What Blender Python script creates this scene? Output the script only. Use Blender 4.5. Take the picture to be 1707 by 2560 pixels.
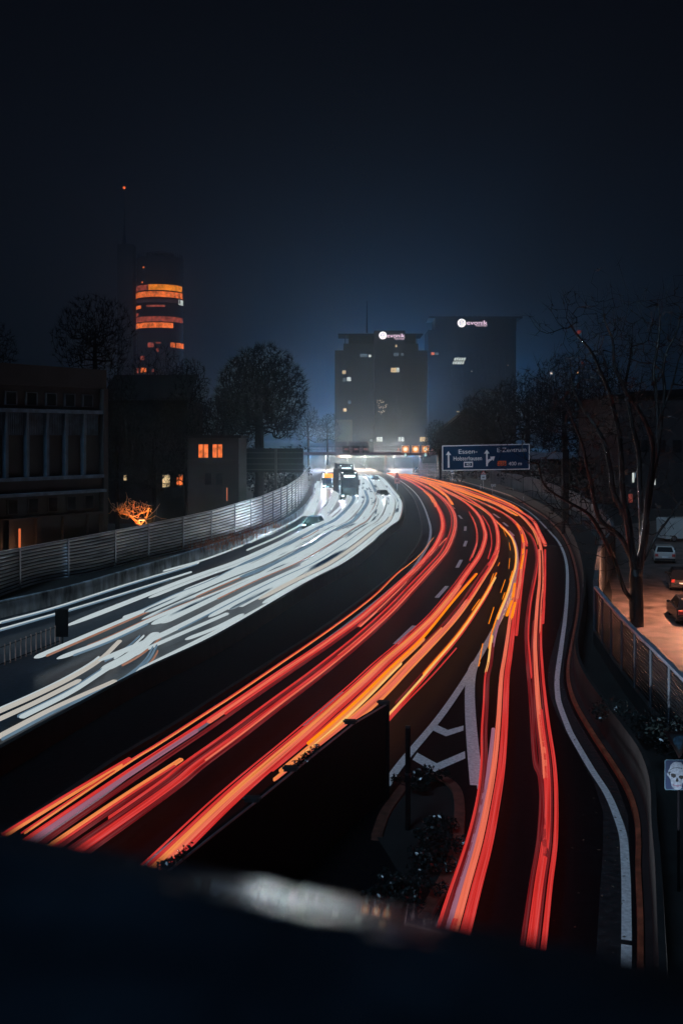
import bpy, math, random
import numpy as np
from mathutils import Vector
R = math.radians
random.seed(7)
SC = bpy.context.scene
COL = SC.collection
for o in list(bpy.data.objects):
    bpy.data.objects.remove(o)

# ------------------------------------------------------------------ camera, sky, light
F, CX, HY, HC = 2489.0, 853.5, 1090.0, 11.0        # focal length and horizon in photo pixels, eye height in metres
cam_d = bpy.data.cameras.new('camera')
cam = bpy.data.objects.new('camera', cam_d)
COL.objects.link(cam)
cam.location = (0, 0, HC)
cam.rotation_euler = (R(90), 0, 0)
cam_d.sensor_fit = 'VERTICAL'
cam_d.sensor_height = 36
cam_d.lens = 35
cam_d.shift_y = -(1280 - HY) / 2560
cam_d.clip_start = 0.05
cam_d.clip_end = 6000
cam_d.dof.use_dof = True
cam_d.dof.focus_distance = 75
cam_d.dof.aperture_fstop = 2.2
SC.camera = cam

w = bpy.data.worlds.new('World')
SC.world = w
w.use_nodes = True
nt = w.node_tree
bg = nt.nodes['Background']
sky = nt.nodes.new('ShaderNodeTexSky')
sky.sky_type = 'NISHITA'
sky.sun_disc = False
SUN_AZ, SUN_EL = -152, 48          # the cold city light comes from the left
sky.sun_elevation = R(-3.5)
sky.sun_rotation = R(2)
sky.air_density = 1.0
sky.dust_density = 2.0
sky.ozone_density = 4.0
hs = nt.nodes.new('ShaderNodeHueSaturation')      # city glow greys the night sky
hs.inputs['Saturation'].default_value = 0.6
nt.links.new(sky.outputs['Color'], hs.inputs['Color'])
nt.links.new(hs.outputs['Color'], bg.inputs['Color'])
bg.inputs['Strength'].default_value = 0.042

sun_d = bpy.data.lights.new('moon_light', 'SUN')
sun_d.energy = 0.8
sun_d.angle = R(12)
sun_d.color = (0.42, 0.70, 1.0)
sun = bpy.data.objects.new('moon_light', sun_d)
COL.objects.link(sun)
sdir = Vector((math.sin(R(SUN_AZ)) * math.cos(R(SUN_EL)), math.cos(R(SUN_AZ)) * math.cos(R(SUN_EL)), math.sin(R(SUN_EL))))
sun.rotation_euler = sdir.to_track_quat('Z', 'Y').to_euler()
sun.location = (0, 0, 150)

vs = SC.view_settings
vs.view_transform = 'Standard'
vs.look = 'None'
vs.exposure = 0
vs.gamma = 1
SC.render.engine = 'CYCLES'
SC.cycles.use_denoising = True
SC.cycles.max_bounces = 5
SC.cycles.diffuse_bounces = 2
SC.cycles.glossy_bounces = 3
SC.cycles.transmission_bounces = 4
SC.cycles.volume_bounces = 0
SC.cycles.sample_clamp_indirect = 3
SC.cycles.use_light_tree = True

# ------------------------------------------------------------------ helpers
def G(px, py, z=0.0):
    d = (HC - z) * F / (py - HY)
    return Vector(((px - CX) / F * d, d, z))
def P(px, py, d):
    return Vector(((px - CX) / F * d, d, HC - (py - HY) / F * d))
def lin(r, g, b):
    f = lambda c: (c / 255 / 12.92) if c <= 10 else ((c / 255 + 0.055) / 1.055) ** 2.4
    return (f(r), f(g), f(b))
def smooth(pts, n=6):
    """Catmull-Rom through pts (any dimension)."""
    p = [Vector(q) for q in pts]
    if len(p) < 3:
        return [p[0].lerp(p[-1], i / n) for i in range(n + 1)]
    out = []
    for i in range(len(p) - 1):
        a = p[i - 1] if i else p[0] * 2 - p[1]
        b, c = p[i], p[i + 1]
        d = p[i + 2] if i + 2 < len(p) else p[-1] * 2 - p[-2]
        for k in range(n):
            t = k / n
            out.append(0.5 * ((2 * b) + (c - a) * t + (2 * a - 5 * b + 4 * c - d) * t * t + (3 * b - a - 3 * c + d) * t ** 3))
    out.append(p[-1])
    return out
def gpath(px, z=0.0, n=6):
    """pixels of a line on the road -> smooth world path at height z"""
    return [G(q.x, q.y, z) for q in smooth(px, n)]
def lateral(path):
    """unit vector to the right of the walking direction, in the ground plane"""
    L = []
    for i in range(len(path)):
        t = path[min(i + 1, len(path) - 1)] - path[max(i - 1, 0)]
        t.z = 0
        if t.length < 1e-6: t = Vector((0, 1, 0))
        t.normalize()
        L.append(Vector((t.y, -t.x, 0)))
    return L
def offset(path, k):
    return [p + l * k for p, l in zip(path, lateral(path))]
def resample(path, n):
    d = [0]
    for a, b in zip(path, path[1:]): d.append(d[-1] + (b - a).length)
    out, j = [], 0
    for i in range(n):
        s = d[-1] * i / (n - 1)
        while j < len(d) - 2 and d[j + 1] < s: j += 1
        u = (s - d[j]) / max(d[j + 1] - d[j], 1e-9)
        out.append(path[j].lerp(path[j + 1], u))
    return out

class MB:
    def __init__(s):
        s.v, s.f, s.uv = [], [], []
    def face(s, idx, uv=None):
        s.f.append(tuple(idx)); s.uv.append(uv)
    def box(s, x0, x1, y0, y1, z0, z1, fr=None):
        b = len(s.v)
        for z in (z0, z1):
            for (x, y) in ((x0, y0), (x1, y0), (x1, y1), (x0, y1)):
                s.v.append(fr(x, y, z) if fr else Vector((x, y, z)))
        for q in ((3, 2, 1, 0), (4, 5, 6, 7), (0, 1, 5, 4), (1, 2, 6, 5), (2, 3, 7, 6), (3, 0, 4, 7)):
            s.face([b + i for i in q])
        return s
    def poly(s, pts):
        b = len(s.v); s.v += [Vector(p) for p in pts]; s.face(range(b, b + len(pts))); return s
    def prism(s, pts, vec):
        """flat outline pts pushed along vec"""
        b, n = len(s.v), len(pts); vec = Vector(vec)
        s.v += [Vector(p) for p in pts] + [Vector(p) + vec for p in pts]
        s.face([b + i for i in reversed(range(n))]); s.face([b + n + i for i in range(n)])
        for i in range(n):
            j = (i + 1) % n
            s.face((b + i, b + j, b + n + j, b + n + i))
        return s
    def strip(s, A, B):
        b, n = len(s.v), len(A)
        for p, q in zip(A, B): s.v += [Vector(p), Vector(q)]
        L = 0
        for i in range(n - 1):
            L2 = L + (A[i + 1] - A[i]).length
            s.face((b + 2 * i, b + 2 * i + 1, b + 2 * i + 3, b + 2 * i + 2), ((L, 0), (L, 1), (L2, 1), (L2, 0))); L = L2
        return s
    def sweep(s, path, prof, closed=True, caps=True):
        """prof: list of (lateral, up) carried along the path"""
        lat = lateral(path); m = len(prof); b = len(s.v)
        for p, l in zip(path, lat):
            for (a, z) in prof: s.v.append(p + l * a + Vector((0, 0, z)))
        amin = min(a for a, z in prof); aw = max(1e-6, max(a for a, z in prof) - amin)
        vv = [(a - amin) / aw for a, z in prof]
        L = 0
        for i in range(len(path) - 1):
            L2 = L + (path[i + 1] - path[i]).length
            for k in range(m if closed else m - 1):
                j = (k + 1) % m
                s.face((b + i * m + k, b + i * m + j, b + (i + 1) * m + j, b + (i + 1) * m + k), ((L, vv[k]), (L, vv[j]), (L2, vv[j]), (L2, vv[k])))
            L = L2
        if closed and caps:
            s.face([b + k for k in reversed(range(m))]); s.face([b + (len(path) - 1) * m + k for k in range(m)])
        return s
    def tube(s, pts, r, n=6, caps=True):
        if not hasattr(r, '__len__'): r = [r] * len(pts)
        b = len(s.v); pts = [Vector(p) for p in pts]
        for i, p in enumerate(pts):
            t = pts[min(i + 1, len(pts) - 1)] - pts[max(i - 1, 0)]
            t = t.normalized() if t.length > 1e-9 else Vector((0, 0, 1))
            ref = Vector((0, 0, 1)) if abs(t.z) < 0.9 else Vector((1, 0, 0))
            u = t.cross(ref).normalized(); v = t.cross(u)
            for k in range(n):
                a = 2 * math.pi * k / n
                s.v.append(p + (u * math.cos(a) + v * math.sin(a)) * r[i])
        for i in range(len(pts) - 1):
            for k in range(n):
                j = (k + 1) % n
                s.face((b + i * n + k, b + i * n + j, b + (i + 1) * n + j, b + (i + 1) * n + k))
        if caps:
            s.face([b + k for k in reversed(range(n))]); s.face([b + (len(pts) - 1) * n + k for k in range(n)])
        return s
    def disc(s, c, u, v, r, n=24, r2=None):
        """flat disc (or ring when r2) spanned by unit vectors u, v"""
        c, u, v = Vector(c), Vector(u), Vector(v); b = len(s.v)
        ring = lambda q: [c + u * math.cos(2 * math.pi * k / n) * q + v * math.sin(2 * math.pi * k / n) * q for k in range(n)]
        s.v += ring(r)
        if r2 is None: s.face(range(b, b + n))
        else:
            s.v += ring(r2)
            for k in range(n):
                j = (k + 1) % n
                s.face((b + k, b + j, b + n + j, b + n + k))
        return s
    def ball(s, c, r, n=8, m=6, sc=(1, 1, 1)):
        b = len(s.v); c = Vector(c)
        for i in range(m + 1):
            th = math.pi * i / m
            for k in range(n):
                a = 2 * math.pi * k / n
                s.v.append(c + Vector((math.sin(th) * math.cos(a) * r * sc[0], math.sin(th) * math.sin(a) * r * sc[1], math.cos(th) * r * sc[2])))
        for i in range(m):
            for k in range(n):
                j = (k + 1) % n
                s.face((b + i * n + k, b + (i + 1) * n + k, b + (i + 1) * n + j, b + i * n + j))
        return s
    def build(s, name, mat, parent=None, world=True, smooth_=False, kind=None):
        off = Vector((0, 0, 0))
        if parent is not None and world:
            q = parent
            while q is not None: off += q.location; q = q.parent
        me = bpy.data.meshes.new(name)
        me.from_pydata([tuple(v - off) for v in s.v], [], s.f)
        if any(u is not None for u in s.uv):
            l = me.uv_layers.new(name='UVMap')
            i = 0
            for f, u in zip(s.f, s.uv):
                for k in range(len(f)):
                    l.data[i].uv = u[k] if u is not None else (0, 0.5)
                    i += 1
        if smooth_: me.shade_smooth()
        me.materials.append(mat)
        o = bpy.data.objects.new(name, me)
        COL.objects.link(o)
        if parent is not None: o.parent = parent
        if kind: o['kind'] = kind
        return o

def tag(o, label=None, cat=None, group=None, kind=None):
    if label: o['label'] = label
    if cat: o['category'] = cat
    if group: o['group'] = group
    if kind: o['kind'] = kind
    return o
def thing(name, label, cat, loc=(0, 0, 0), rz=0, group=None):
    o = bpy.data.objects.new(name, None)
    o.empty_display_size = 0.3
    COL.objects.link(o)
    o.location = loc
    o.rotation_euler = (0, 0, rz)
    return tag(o, label, cat, group)
def copy_tree(o, parent=None):
    c = o.copy(); COL.objects.link(c)
    if parent is not None: c.parent = parent
    for ch in list(o.children): copy_tree(ch, c)
    return c
def frame(o, ux):
    """local axes: x along ux, y to the left of it (away), z up"""
    o = Vector(o); ux = Vector((ux[0], ux[1], 0)).normalized(); uy = Vector((-ux.y, ux.x, 0))
    return lambda x, y, z: o + ux * x + uy * y + Vector((0, 0, z))

# ------------------------------------------------------------------ materials
MATS = {}
def M(name, col, rough=0.6, metal=0.0, var=0.25, scale=3.0, bump=0.0, spec=0.5, stretch=(1, 1, 1), coat=0.0):
    if name in MATS: return MATS[name]
    m = bpy.data.materials.new(name); m.use_nodes = True
    n, l = m.node_tree.nodes, m.node_tree.links
    p = n['Principled BSDF']
    p.inputs['Roughness'].default_value = rough
    p.inputs['Metallic'].default_value = metal
    p.inputs['Specular IOR Level'].default_value = spec
    p.inputs['Coat Weight'].default_value = coat
    tc = n.new('ShaderNodeTexCoord'); mp = n.new('ShaderNodeMapping'); mp.inputs['Scale'].default_value = stretch
    l.new(tc.outputs['Object'], mp.inputs['Vector'])
    no = n.new('ShaderNodeTexNoise'); no.inputs['Scale'].default_value = scale; no.inputs['Detail'].default_value = 6
    l.new(mp.outputs['Vector'], no.inputs['Vector'])
    cr = n.new('ShaderNodeMapRange')
    cr.inputs['From Min'].default_value = 0.3; cr.inputs['From Max'].default_value = 0.7
    cr.inputs['To Min'].default_value = 1 - var; cr.inputs['To Max'].default_value = 1 + var
    l.new(no.outputs['Fac'], cr.inputs['Value'])
    mx = n.new('ShaderNodeVectorMath'); mx.operation = 'SCALE'
    mx.inputs[0].default_value = col
    l.new(cr.outputs['Result'], mx.inputs['Scale'])
    l.new(mx.outputs['Vector'], p.inputs['Base Color'])
    if bump:
        b = n.new('ShaderNodeBump'); b.inputs['Strength'].default_value = bump; b.inputs['Distance'].default_value = 0.05
        l.new(no.outputs['Fac'], b.inputs['Height']); l.new(b.outputs['Normal'], p.inputs['Normal'])
    MATS[name] = m
    return m
def E(name, col, strength=1.0, streak=0.0, blotch=0.0, bscale=1.0):
    """light-giving surface; streak = fine lines running along its length, blotch = uneven rooms behind glass"""
    if name in MATS: return MATS[name]
    m = bpy.data.materials.new(name); m.use_nodes = True
    n, l = m.node_tree.nodes, m.node_tree.links
    n.remove(n['Principled BSDF'])
    e = n.new('ShaderNodeEmission'); e.inputs['Color'].default_value = (*col, 1); e.inputs['Strength'].default_value = strength
    l.new(e.outputs['Emission'], n['Material Output'].inputs['Surface'])
    if streak or blotch:
        tc = n.new('ShaderNodeTexCoord'); mp = n.new('ShaderNodeMapping'); no = n.new('ShaderNodeTexNoise')
        no.inputs['Detail'].default_value = 4
        if streak:
            mp.inputs['Scale'].default_value = (0.02, 1, 1); no.inputs['Scale'].default_value = 9
            l.new(tc.outputs['UV'], mp.inputs['Vector'])
        else:
            mp.inputs['Scale'].default_value = (1, 1, 1); no.inputs['Scale'].default_value = bscale
            l.new(tc.outputs['Object'], mp.inputs['Vector'])
        l.new(mp.outputs['Vector'], no.inputs['Vector'])
        if streak:      # separate LEDs and lamp edges draw fine darker and paler lines
            rp = n.new('ShaderNodeValToRGB'); el = rp.color_ramp.elements
            dk = [c * (1 - streak) for c in col]; lt = [c + (1 - c) * .12 * streak for c in col]
            el[0].position = .34; el[0].color = (*dk, 1); el[1].position = .68; el[1].color = (*lt, 1)
            q = el.new(.48); q.color = (*col, 1)
            l.new(no.outputs['Fac'], rp.inputs['Fac']); l.new(rp.outputs['Color'], e.inputs['Color'])
            MATS[name] = m
            return m
        cr = n.new('ShaderNodeMapRange'); a = streak or blotch
        cr.inputs['From Min'].default_value = 0.33; cr.inputs['From Max'].default_value = 0.67
        cr.inputs['To Min'].default_value = strength * (1 - a); cr.inputs['To Max'].default_value = strength * (1 + a * 0.7)
        l.new(no.outputs['Fac'], cr.inputs['Value']); l.new(cr.outputs['Result'], e.inputs['Strength'])
    MATS[name] = m
    return m

m_ground = M('soil', (0.008, 0.009, 0.009), 0.9, var=0.5, scale=0.8, bump=0.3)
m_gravel = M('ballast', (0.003, 0.004, 0.006), 0.9, var=0.6, scale=6, bump=0.6, spec=0.1)
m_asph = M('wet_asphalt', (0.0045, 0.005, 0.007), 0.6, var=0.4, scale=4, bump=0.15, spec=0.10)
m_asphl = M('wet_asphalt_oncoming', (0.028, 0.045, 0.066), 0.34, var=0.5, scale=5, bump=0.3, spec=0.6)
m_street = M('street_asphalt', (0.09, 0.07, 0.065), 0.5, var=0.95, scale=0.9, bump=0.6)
m_paint = M('road_paint', (0.78, 0.8, 0.8), 0.6, var=0.25, scale=9)
m_conc = M('stained_concrete', (0.42, 0.47, 0.52), 0.7, var=0.8, scale=1.3, bump=0.2, stretch=(1, 1, 0.35))
m_darkconc = M('dark_concrete', (0.015, 0.0135, 0.014), 0.8, var=0.5, scale=1.4, bump=0.2, stretch=(1, 1, 0.3))
m_black = M('black_panel', (0.004, 0.004, 0.006), 0.8, var=0.4, scale=2, spec=0.08)
m_alu = M('aluminium', (0.80, 0.88, 0.95), 0.38, metal=1.0, var=0.6, scale=1.0, stretch=(.3, .3, 7), bump=0.22)
m_alupost = M('aluminium_post', (0.4, 0.46, 0.52), 0.35, metal=0.8, var=0.2)
m_steel = M('gantry_steel', (0.30, 0.22, 0.24), 0.5, var=0.2)
m_darksteel = M('dark_steel', (0.03, 0.032, 0.036), 0.5, metal=0.4, var=0.2)
m_bark = M('wet_bark', (0.006, 0.006, 0.007), 0.26, var=0.5, scale=14, bump=0.9, spec=0.6, coat=0.15)
m_bark2 = M('dry_bark', (0.003, 0.003, 0.004), 0.85, var=0.4, scale=6, spec=0.1)
m_twig = M('twigs', (0.002, 0.0022, 0.003), 0.85, var=0.3, scale=2, spec=0.1)
m_leaf = M('dark_leaves', (0.010, 0.016, 0.016), 0.25, var=0.6, scale=12, spec=0.8)
m_white = M('white_plastic', (0.75, 0.77, 0.78), 0.4, var=0.08)
m_blackpl = M('black_plastic', (0.01, 0.01, 0.012), 0.5, var=0.1)
m_rubber = M('tyre_rubber', (0.012, 0.012, 0.012), 0.85, var=0.2)
m_rim = M('alloy', (0.4, 0.4, 0.42), 0.3, metal=0.9, var=0.1)
m_glass = M('dark_glass', (0.01, 0.012, 0.015), 0.08, var=0.1, spec=0.7)
m_signblue = M('sign_blue', (0.002, 0.036, 0.09), 0.6, var=0.08, scale=0.8, spec=0.05)
m_signwhite = M('sign_white', (0.85, 0.87, 0.88), 0.45, var=0.05)
m_signorange = M('sign_orange', (0.85, 0.12, 0.02), 0.45, var=0.05)
m_signred = M('sign_red', (0.55, 0.05, 0.04), 0.45, var=0.08)

T_DARK = E('tail_trail_dark', lin(118, 18, 24), 0.8, streak=0.5)
T_RED = E('tail_trail_red', lin(210, 46, 42), 1.0, streak=0.55)
T_SAL = E('tail_trail_salmon', lin(234, 108, 82), 1.0, streak=0.38)
T_ORG = E('tail_trail_orange', lin(240, 134, 72), 1.0, streak=0.38)
T_AMB = E('indicator_trail_amber', lin(255, 138, 8), 1.1, streak=0.2)
T_YEL = E('lamp_trail_yellow', lin(252, 190, 110), 1.0, streak=0.25)
T_PNK = E('tail_trail_pink', lin(150, 96, 116), 1.0, streak=0.25)
T_WHI = E('headlight_trail', lin(186, 199, 203), 1.0, streak=0.10)
T_MASS = E('headlight_trail_mass', lin(182, 193, 195), 1.0)
T_WRM = E('headlight_trail_warm', lin(186, 182, 174), 1.0, streak=0.10)
T_BLU = E('headlight_trail_faint', lin(92, 118, 138), 1.0, streak=0.45)
T_GLO = E('headlight_trail_copper', lin(150, 105, 85), 1.0, streak=0.6)
E_WARM = E('lit_room_warm', lin(245, 120, 62), 1.0, blotch=0.6, bscale=1.2)
E_WHITE = E('lit_room_white', lin(205, 215, 210), 1.0, blotch=0.35, bscale=1.0)
E_YELL = E('lit_room_yellow', lin(230, 200, 150), 1.0, blotch=0.4, bscale=1.0)
E_DIM = E('lit_room_dim', lin(78, 96, 110), 1.0, blotch=0.6, bscale=1.0)
E_LAMP = E('lamp_white', (0.8, 0.95, 1.0), 3.0)
E_RED = E('lamp_red', (1.0, 0.12, 0.03), 2.0)
E_AMB = E('lamp_amber', (1.0, 0.3, 0.02), 1.5)
# unlit slivers of road between headlamp streams are painted dark into the glow
_n, _l = T_MASS.node_tree.nodes, T_MASS.node_tree.links
_e = next(q for q in _n if q.type == 'EMISSION')
_tc = _n.new('ShaderNodeTexCoord'); _mp = _n.new('ShaderNodeMapping'); _no = _n.new('ShaderNodeTexNoise'); _rp = _n.new('ShaderNodeValToRGB')
_mp.inputs['Scale'].default_value = (.035, .28, 1); _no.inputs['Scale'].default_value = 1.7; _no.inputs['Detail'].default_value = 3; _no.noise_dimensions = '4D'
_oi = _n.new('ShaderNodeObjectInfo'); _mu = _n.new('ShaderNodeMath'); _mu.operation = 'MULTIPLY'; _mu.inputs[1].default_value = 40
_l.new(_oi.outputs['Random'], _mu.inputs[0]); _l.new(_mu.outputs[0], _no.inputs['W'])
_l.new(_tc.outputs['UV'], _mp.inputs['Vector']); _l.new(_mp.outputs['Vector'], _no.inputs['Vector'])
_c = _rp.color_ramp.elements; _c[0].position = .34; _c[0].color = (*lin(14, 32, 50), 1); _c[1].position = .455; _c[1].color = (*lin(186, 200, 204), 1)
_q = _c.new(.40); _q.color = (*lin(96, 112, 124), 1)
_l.new(_no.outputs['Fac'], _rp.inputs['Fac']); _l.new(_rp.outputs['Color'], _e.inputs['Color'])
# ------------------------------------------------------------------ the setting
def ext(path, near=30, far=0):
    p = list(path)
    if near: p.insert(0, p[0] + (p[0] - p[1]).normalized() * near)
    if far: p.append(p[-1] + (p[-1] - p[-2]).normalized() * far)
    return p
def flat(path, z): return [Vector((p.x, p.y, z)) for p in path]

MB().poly([(-1500, -90, 0), (1500, -90, 0), (1500, 2400, 0), (-1500, 2400, 0)]).build('ground', m_ground, kind='structure')

# median wall: top edge is what hides the oncoming road
median_top = gpath([(0, 1867), (180, 1768), (359, 1673), (540, 1588), (762, 1459), (860, 1408), (925, 1361), (975, 1317), (1002, 1295), (1010, 1252), (990, 1225), (965, 1197), (948, 1186)], 0.9)
median = ext(flat(median_top, 0), 40, 0)
lwall = ext(gpath([(0, 1546), (180, 1502), (337, 1453), (500, 1400), (620, 1358), (708, 1323), (760, 1285), (784, 1252), (800, 1225), (806, 1205)]), 60, 60)
edgeL_px = [(20, 2150), (98, 2099), (258, 1985), (356, 1912), (491, 1826), (589, 1757), (700, 1680), (816, 1600), (900, 1536), (980, 1470), (1026, 1428), (1050, 1395), (1070, 1360), (1076, 1325), (1068, 1290), (1056, 1260), (1040, 1235), (1015, 1212), (985, 1193), (965, 1184)]
edgeL = gpath(edgeL_px)
barrier_px = [(1612, 2430), (1610, 2300), (1604, 2185), (1604, 2108), (1597, 2044), (1576, 1981), (1538, 1917), (1492, 1848), (1449, 1776), (1429, 1724), (1424, 1676), (1431, 1626), (1446, 1536), (1448, 1468), (1434, 1396), (1408, 1340), (1369, 1298), (1324, 1268), (1280, 1242), (1220, 1222), (1150, 1203), (1080, 1190), (1030, 1183)]
barrier = ext(gpath(barrier_px), 30, 0)

N = 90
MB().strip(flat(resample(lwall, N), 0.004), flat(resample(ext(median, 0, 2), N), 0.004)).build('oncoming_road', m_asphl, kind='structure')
_a, _b = lwall[-1], ext(median, 0, 2)[-1]
MB().strip([Vector((_a.x, _a.y + .02, .004)), Vector((_a.x + 18, _a.y + 150, .004))], [Vector((_b.x, _b.y + .02, .004)), Vector((_b.x + 18, _b.y + 150, .004))]).build('far_road', m_ground, kind='structure')
curbR = ext(offset(edgeL, -0.9), 40, 110)
MB().strip(flat(resample(curbR, N), 0.004), flat(resample(ext(barrier, 0, 100), N), 0.004)).build('motorway_road', m_asph, kind='structure')
MB().strip(flat(resample(offset(median, 0.22), N), 0.03), flat(resample(offset(ext(offset(edgeL, -0.9), 40, 0), -0.2), N), 0.03)).build('median_ballast', m_gravel, kind='structure')

t = thing('median_wall', 'low dark concrete wall along the middle of the motorway, edging the white light streams', 'wall', median[5])
MB().sweep(median, [(-0.15, 0), (-0.11, 0.9), (0.11, 0.9), (0.15, 0)]).build('concrete', m_darkconc, t)
t = thing('median_kerb', 'narrow dark kerb beside the left edge line of the red lanes', 'kerb', curbR[5])
MB().sweep(offset(curbR, -0.1), [(-0.1, 0), (-0.1, 0.14), (0.1, 0.14), (0.1, 0)]).build('kerb_stone', m_darkconc, t)

LZ = [0.008]
def line(name, px, wd, n=6):
    LZ[0] += 0.0008
    p = gpath(px, LZ[0], n)
    return MB().strip(offset(p, -wd / 2), offset(p, wd / 2)).build(name, m_paint, kind='structure')
line('left_edge_line', edgeL_px, 0.26)
line('right_edge_line', [(1565, 2350), (1565, 2300), (1564, 2210), (1561, 2146), (1556, 2088), (1538, 2032), (1515, 1981), (1477, 1922), (1431, 1843), (1417, 1813), (1399, 1765), (1393, 1736), (1392, 1691), (1402, 1617), (1412, 1542), (1417, 1468), (1415, 1408), (1399, 1361), (1369, 1325), (1330, 1286), (1285, 1258), (1230, 1236)], 0.22)
line('right_edge_line', [(1564, 2440), (1565, 2362)], 0.22)
for a, b in (((364, 2168), (485, 2067)), ((766, 1815), (864, 1730)), ((988, 1610), (1036, 1564)), ((1091, 1494), (1117, 1465)), ((1142, 1419), (1152.5, 1399.5)), ((1160, 1366), (1165, 1352)), ((1162, 1327), (1163, 1316)), ((1146, 1288), (1154, 1297)), ((1128, 1265), (1136, 1272)), ((1232, 1284), (1248, 1295)), ((1257, 1306), (1269, 1316)), ((1270, 1326), (1283, 1339))):
    line('lane_dash', [a, b], 0.3)
line('gore_line', [(964, 1964), (1005, 1905), (1099, 1792), (1172, 1684), (1237, 1570), (1262, 1520), (1283, 1470), (1292, 1420), (1290, 1380), (1282, 1350)], 0.3)
line('gore_line', [(1191, 1963), (1181, 1864), (1175, 1782), (1174, 1720), (1180, 1676), (1190, 1655)], 0.42)
line('ramp_edge_line', [(1094, 2350), (1107, 2312), (1156, 2192), (1189, 2093), (1208, 2006), (1203, 1963)], 0.3)
c7 = lambda x, y: (x / 3.676 + 860, y / 3.676 + 1740)
CH1 = [(840, 262), (952, 312), (932, 376), (800, 318), (1112, 268), (1110, 318)]; CH2 = [(650, 515), (848, 622), (822, 708), (600, 585), (1135, 500), (1140, 572)]
for pts, cen in (([(840, 262), (952, 312), (932, 376), (800, 318)], CH1), ([(952, 312), (1112, 268), (1110, 318), (932, 376)], CH1),
            ([(650, 515), (848, 622), (822, 708), (600, 585)], CH2), ([(848, 622), (1135, 500), (1140, 572), (822, 708)], CH2)):
    cq = (sum(q[0] for q in cen) / len(cen), sum(q[1] for q in cen) / len(cen))
    MB().poly([G(*c7(cq[0] + (q[0] - cq[0]) * .9, cq[1] + (q[1] - cq[1]) * .92), 0.006) for q in pts]).build('chevron_marking', m_paint, kind='structure')

# right barrier
t = thing('crash_barrier', 'low dark concrete barrier winding along the outer edge of the exit lane', 'barrier', barrier[6])
MB().sweep(barrier, [(0.0, 0), (0.0, 0.16), (0.16, 0.22), (0.22, 1.38), (0.36, 1.38), (0.45, 0)]).build('concrete', m_darkconc, t)
kerbm = M('kerb_taillight_tint', (0.38, 0.10, 0.05), 0.28, var=0.5, scale=2.5, bump=0.2)  # red tail-light glow is put into the kerb's base colour
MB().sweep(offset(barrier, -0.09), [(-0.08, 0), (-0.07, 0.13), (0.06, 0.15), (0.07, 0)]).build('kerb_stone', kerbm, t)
MB().strip(flat(resample(offset(barrier, -1.0), 120), 0.0065), flat(resample(offset(barrier, -0.31), 120), 0.0065)).build('gutter', M('wet_gutter', (0.03, 0.03, 0.032), 0.25, var=0.5, scale=5, bump=0.5, spec=0.6), kind='structure')

# fallen leaves along the gutter
mb = MB(); rr = random.Random(3)
bp = resample(barrier, 400); bl = lateral(bp)
for i in range(520):
    k = rr.randrange(20, 200); p = bp[k] + bl[k] * (-0.35 - abs(rr.gauss(0, 0.7))) + Vector((rr.uniform(-.3, .3), rr.uniform(-.3, .3), 0.016))
    a = rr.uniform(0, 6.28); s = rr.uniform(0.02, 0.06); u = Vector((math.cos(a), math.sin(a), rr.uniform(-.2, .3))) * s; v = Vector((-math.sin(a), math.cos(a), rr.uniform(-.2, .3))) * s * 0.6
    mb.poly([p - u, p + v, p + u, p - v])
tag(mb.build('fallen_leaves', M('wet_leaf_litter', (0.16, 0.13, 0.09), 0.2, var=0.6, scale=9)), kind='stuff', label='scattered wet fallen leaves along the gutter of the exit lane', cat='leaves')

# left retaining wall, embankment, fence
t = thing('retaining_wall', 'stained low concrete wall at the left edge of the oncoming road below the fence', 'wall', lwall[8])
MB().sweep(offset(lwall, -0.15), [(-0.15, 0), (-0.15, 1.0), (0.12, 1.0), (0.15, 0)]).build('concrete', m_conc, t)
fb_px = [(-60, 1512), (0, 1493), (98, 1459), (234, 1435), (348, 1404), (446, 1382), (533, 1361), (610, 1339), (697, 1301), (742, 1268), (764, 1235), (774, 1212)]
ft_px = [(-60, 1391), (0, 1380), (103, 1361), (234, 1337), (348, 1315), (446, 1295), (533, 1276), (653, 1241), (718, 1214), (748, 1194), (764, 1176), (774, 1163)]
fbase = gpath(fb_px, 0.6)
def topz(p):
    px = CX + p.x / p.y * F
    py = np.interp(px, [q[0] for q in ft_px], [q[1] for q in ft_px])
    return HC - (py - HY) / F * p.y
MB().strip(flat(resample(lwall, 80), 0.9), flat(resample(ext(offset(fbase, -0.3), 60, 20), 80), 0.62)).build('embankment', m_ground, kind='structure')
fr_ = resample(fbase, 140); lat = lateral(fr_)
t = thing('noise_barrier', 'long silvery slatted metal fence curving along the left side of the oncoming road', 'fence', fbase[0])
ribs = 12
def fence_sheet(prof):
    mb = MB(); m_ = len(prof)
    for p, l in zip(fr_, lat):
        zt = topz(p)
        mb.v += [p + l * a + Vector((0, 0, (zt - 0.6) * f)) for f, a in prof]
    for i in range(len(fr_) - 1):
        for k in range(m_ - 1): mb.face((i * m_ + k, i * m_ + k + 1, (i + 1) * m_ + k + 1, (i + 1) * m_ + k))
    return mb
fence_sheet([(0, -.02), (1, -.02)]).build('backing_panel', m_darksteel, t)
for k in range(ribs):
    fence_sheet([((k + .12 + .66 * j / 5) / ribs,   .005 + .05 * math.sin(math.pi * j / 5)) for j in range(6)]).build('slat', m_alu, t, smooth_=True)
posts = resample(fbase, 27)
for p in posts:
    zt = topz(p); l = Vector((1, 0, 0))
    k = min(range(len(fr_)), key=lambda i: (fr_[i] - p).length); l = lat[k]
    q = p + l * 0.12
    MB().tube([q, q + Vector((0, 0, zt - 0.6 + 0.06))], 0.07, 4).build('post', m_alupost, t)
capb = [p + l * 0.04 + Vector((0, 0, topz(p) - 0.6)) for p, l in zip(fr_, lat)]
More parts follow.
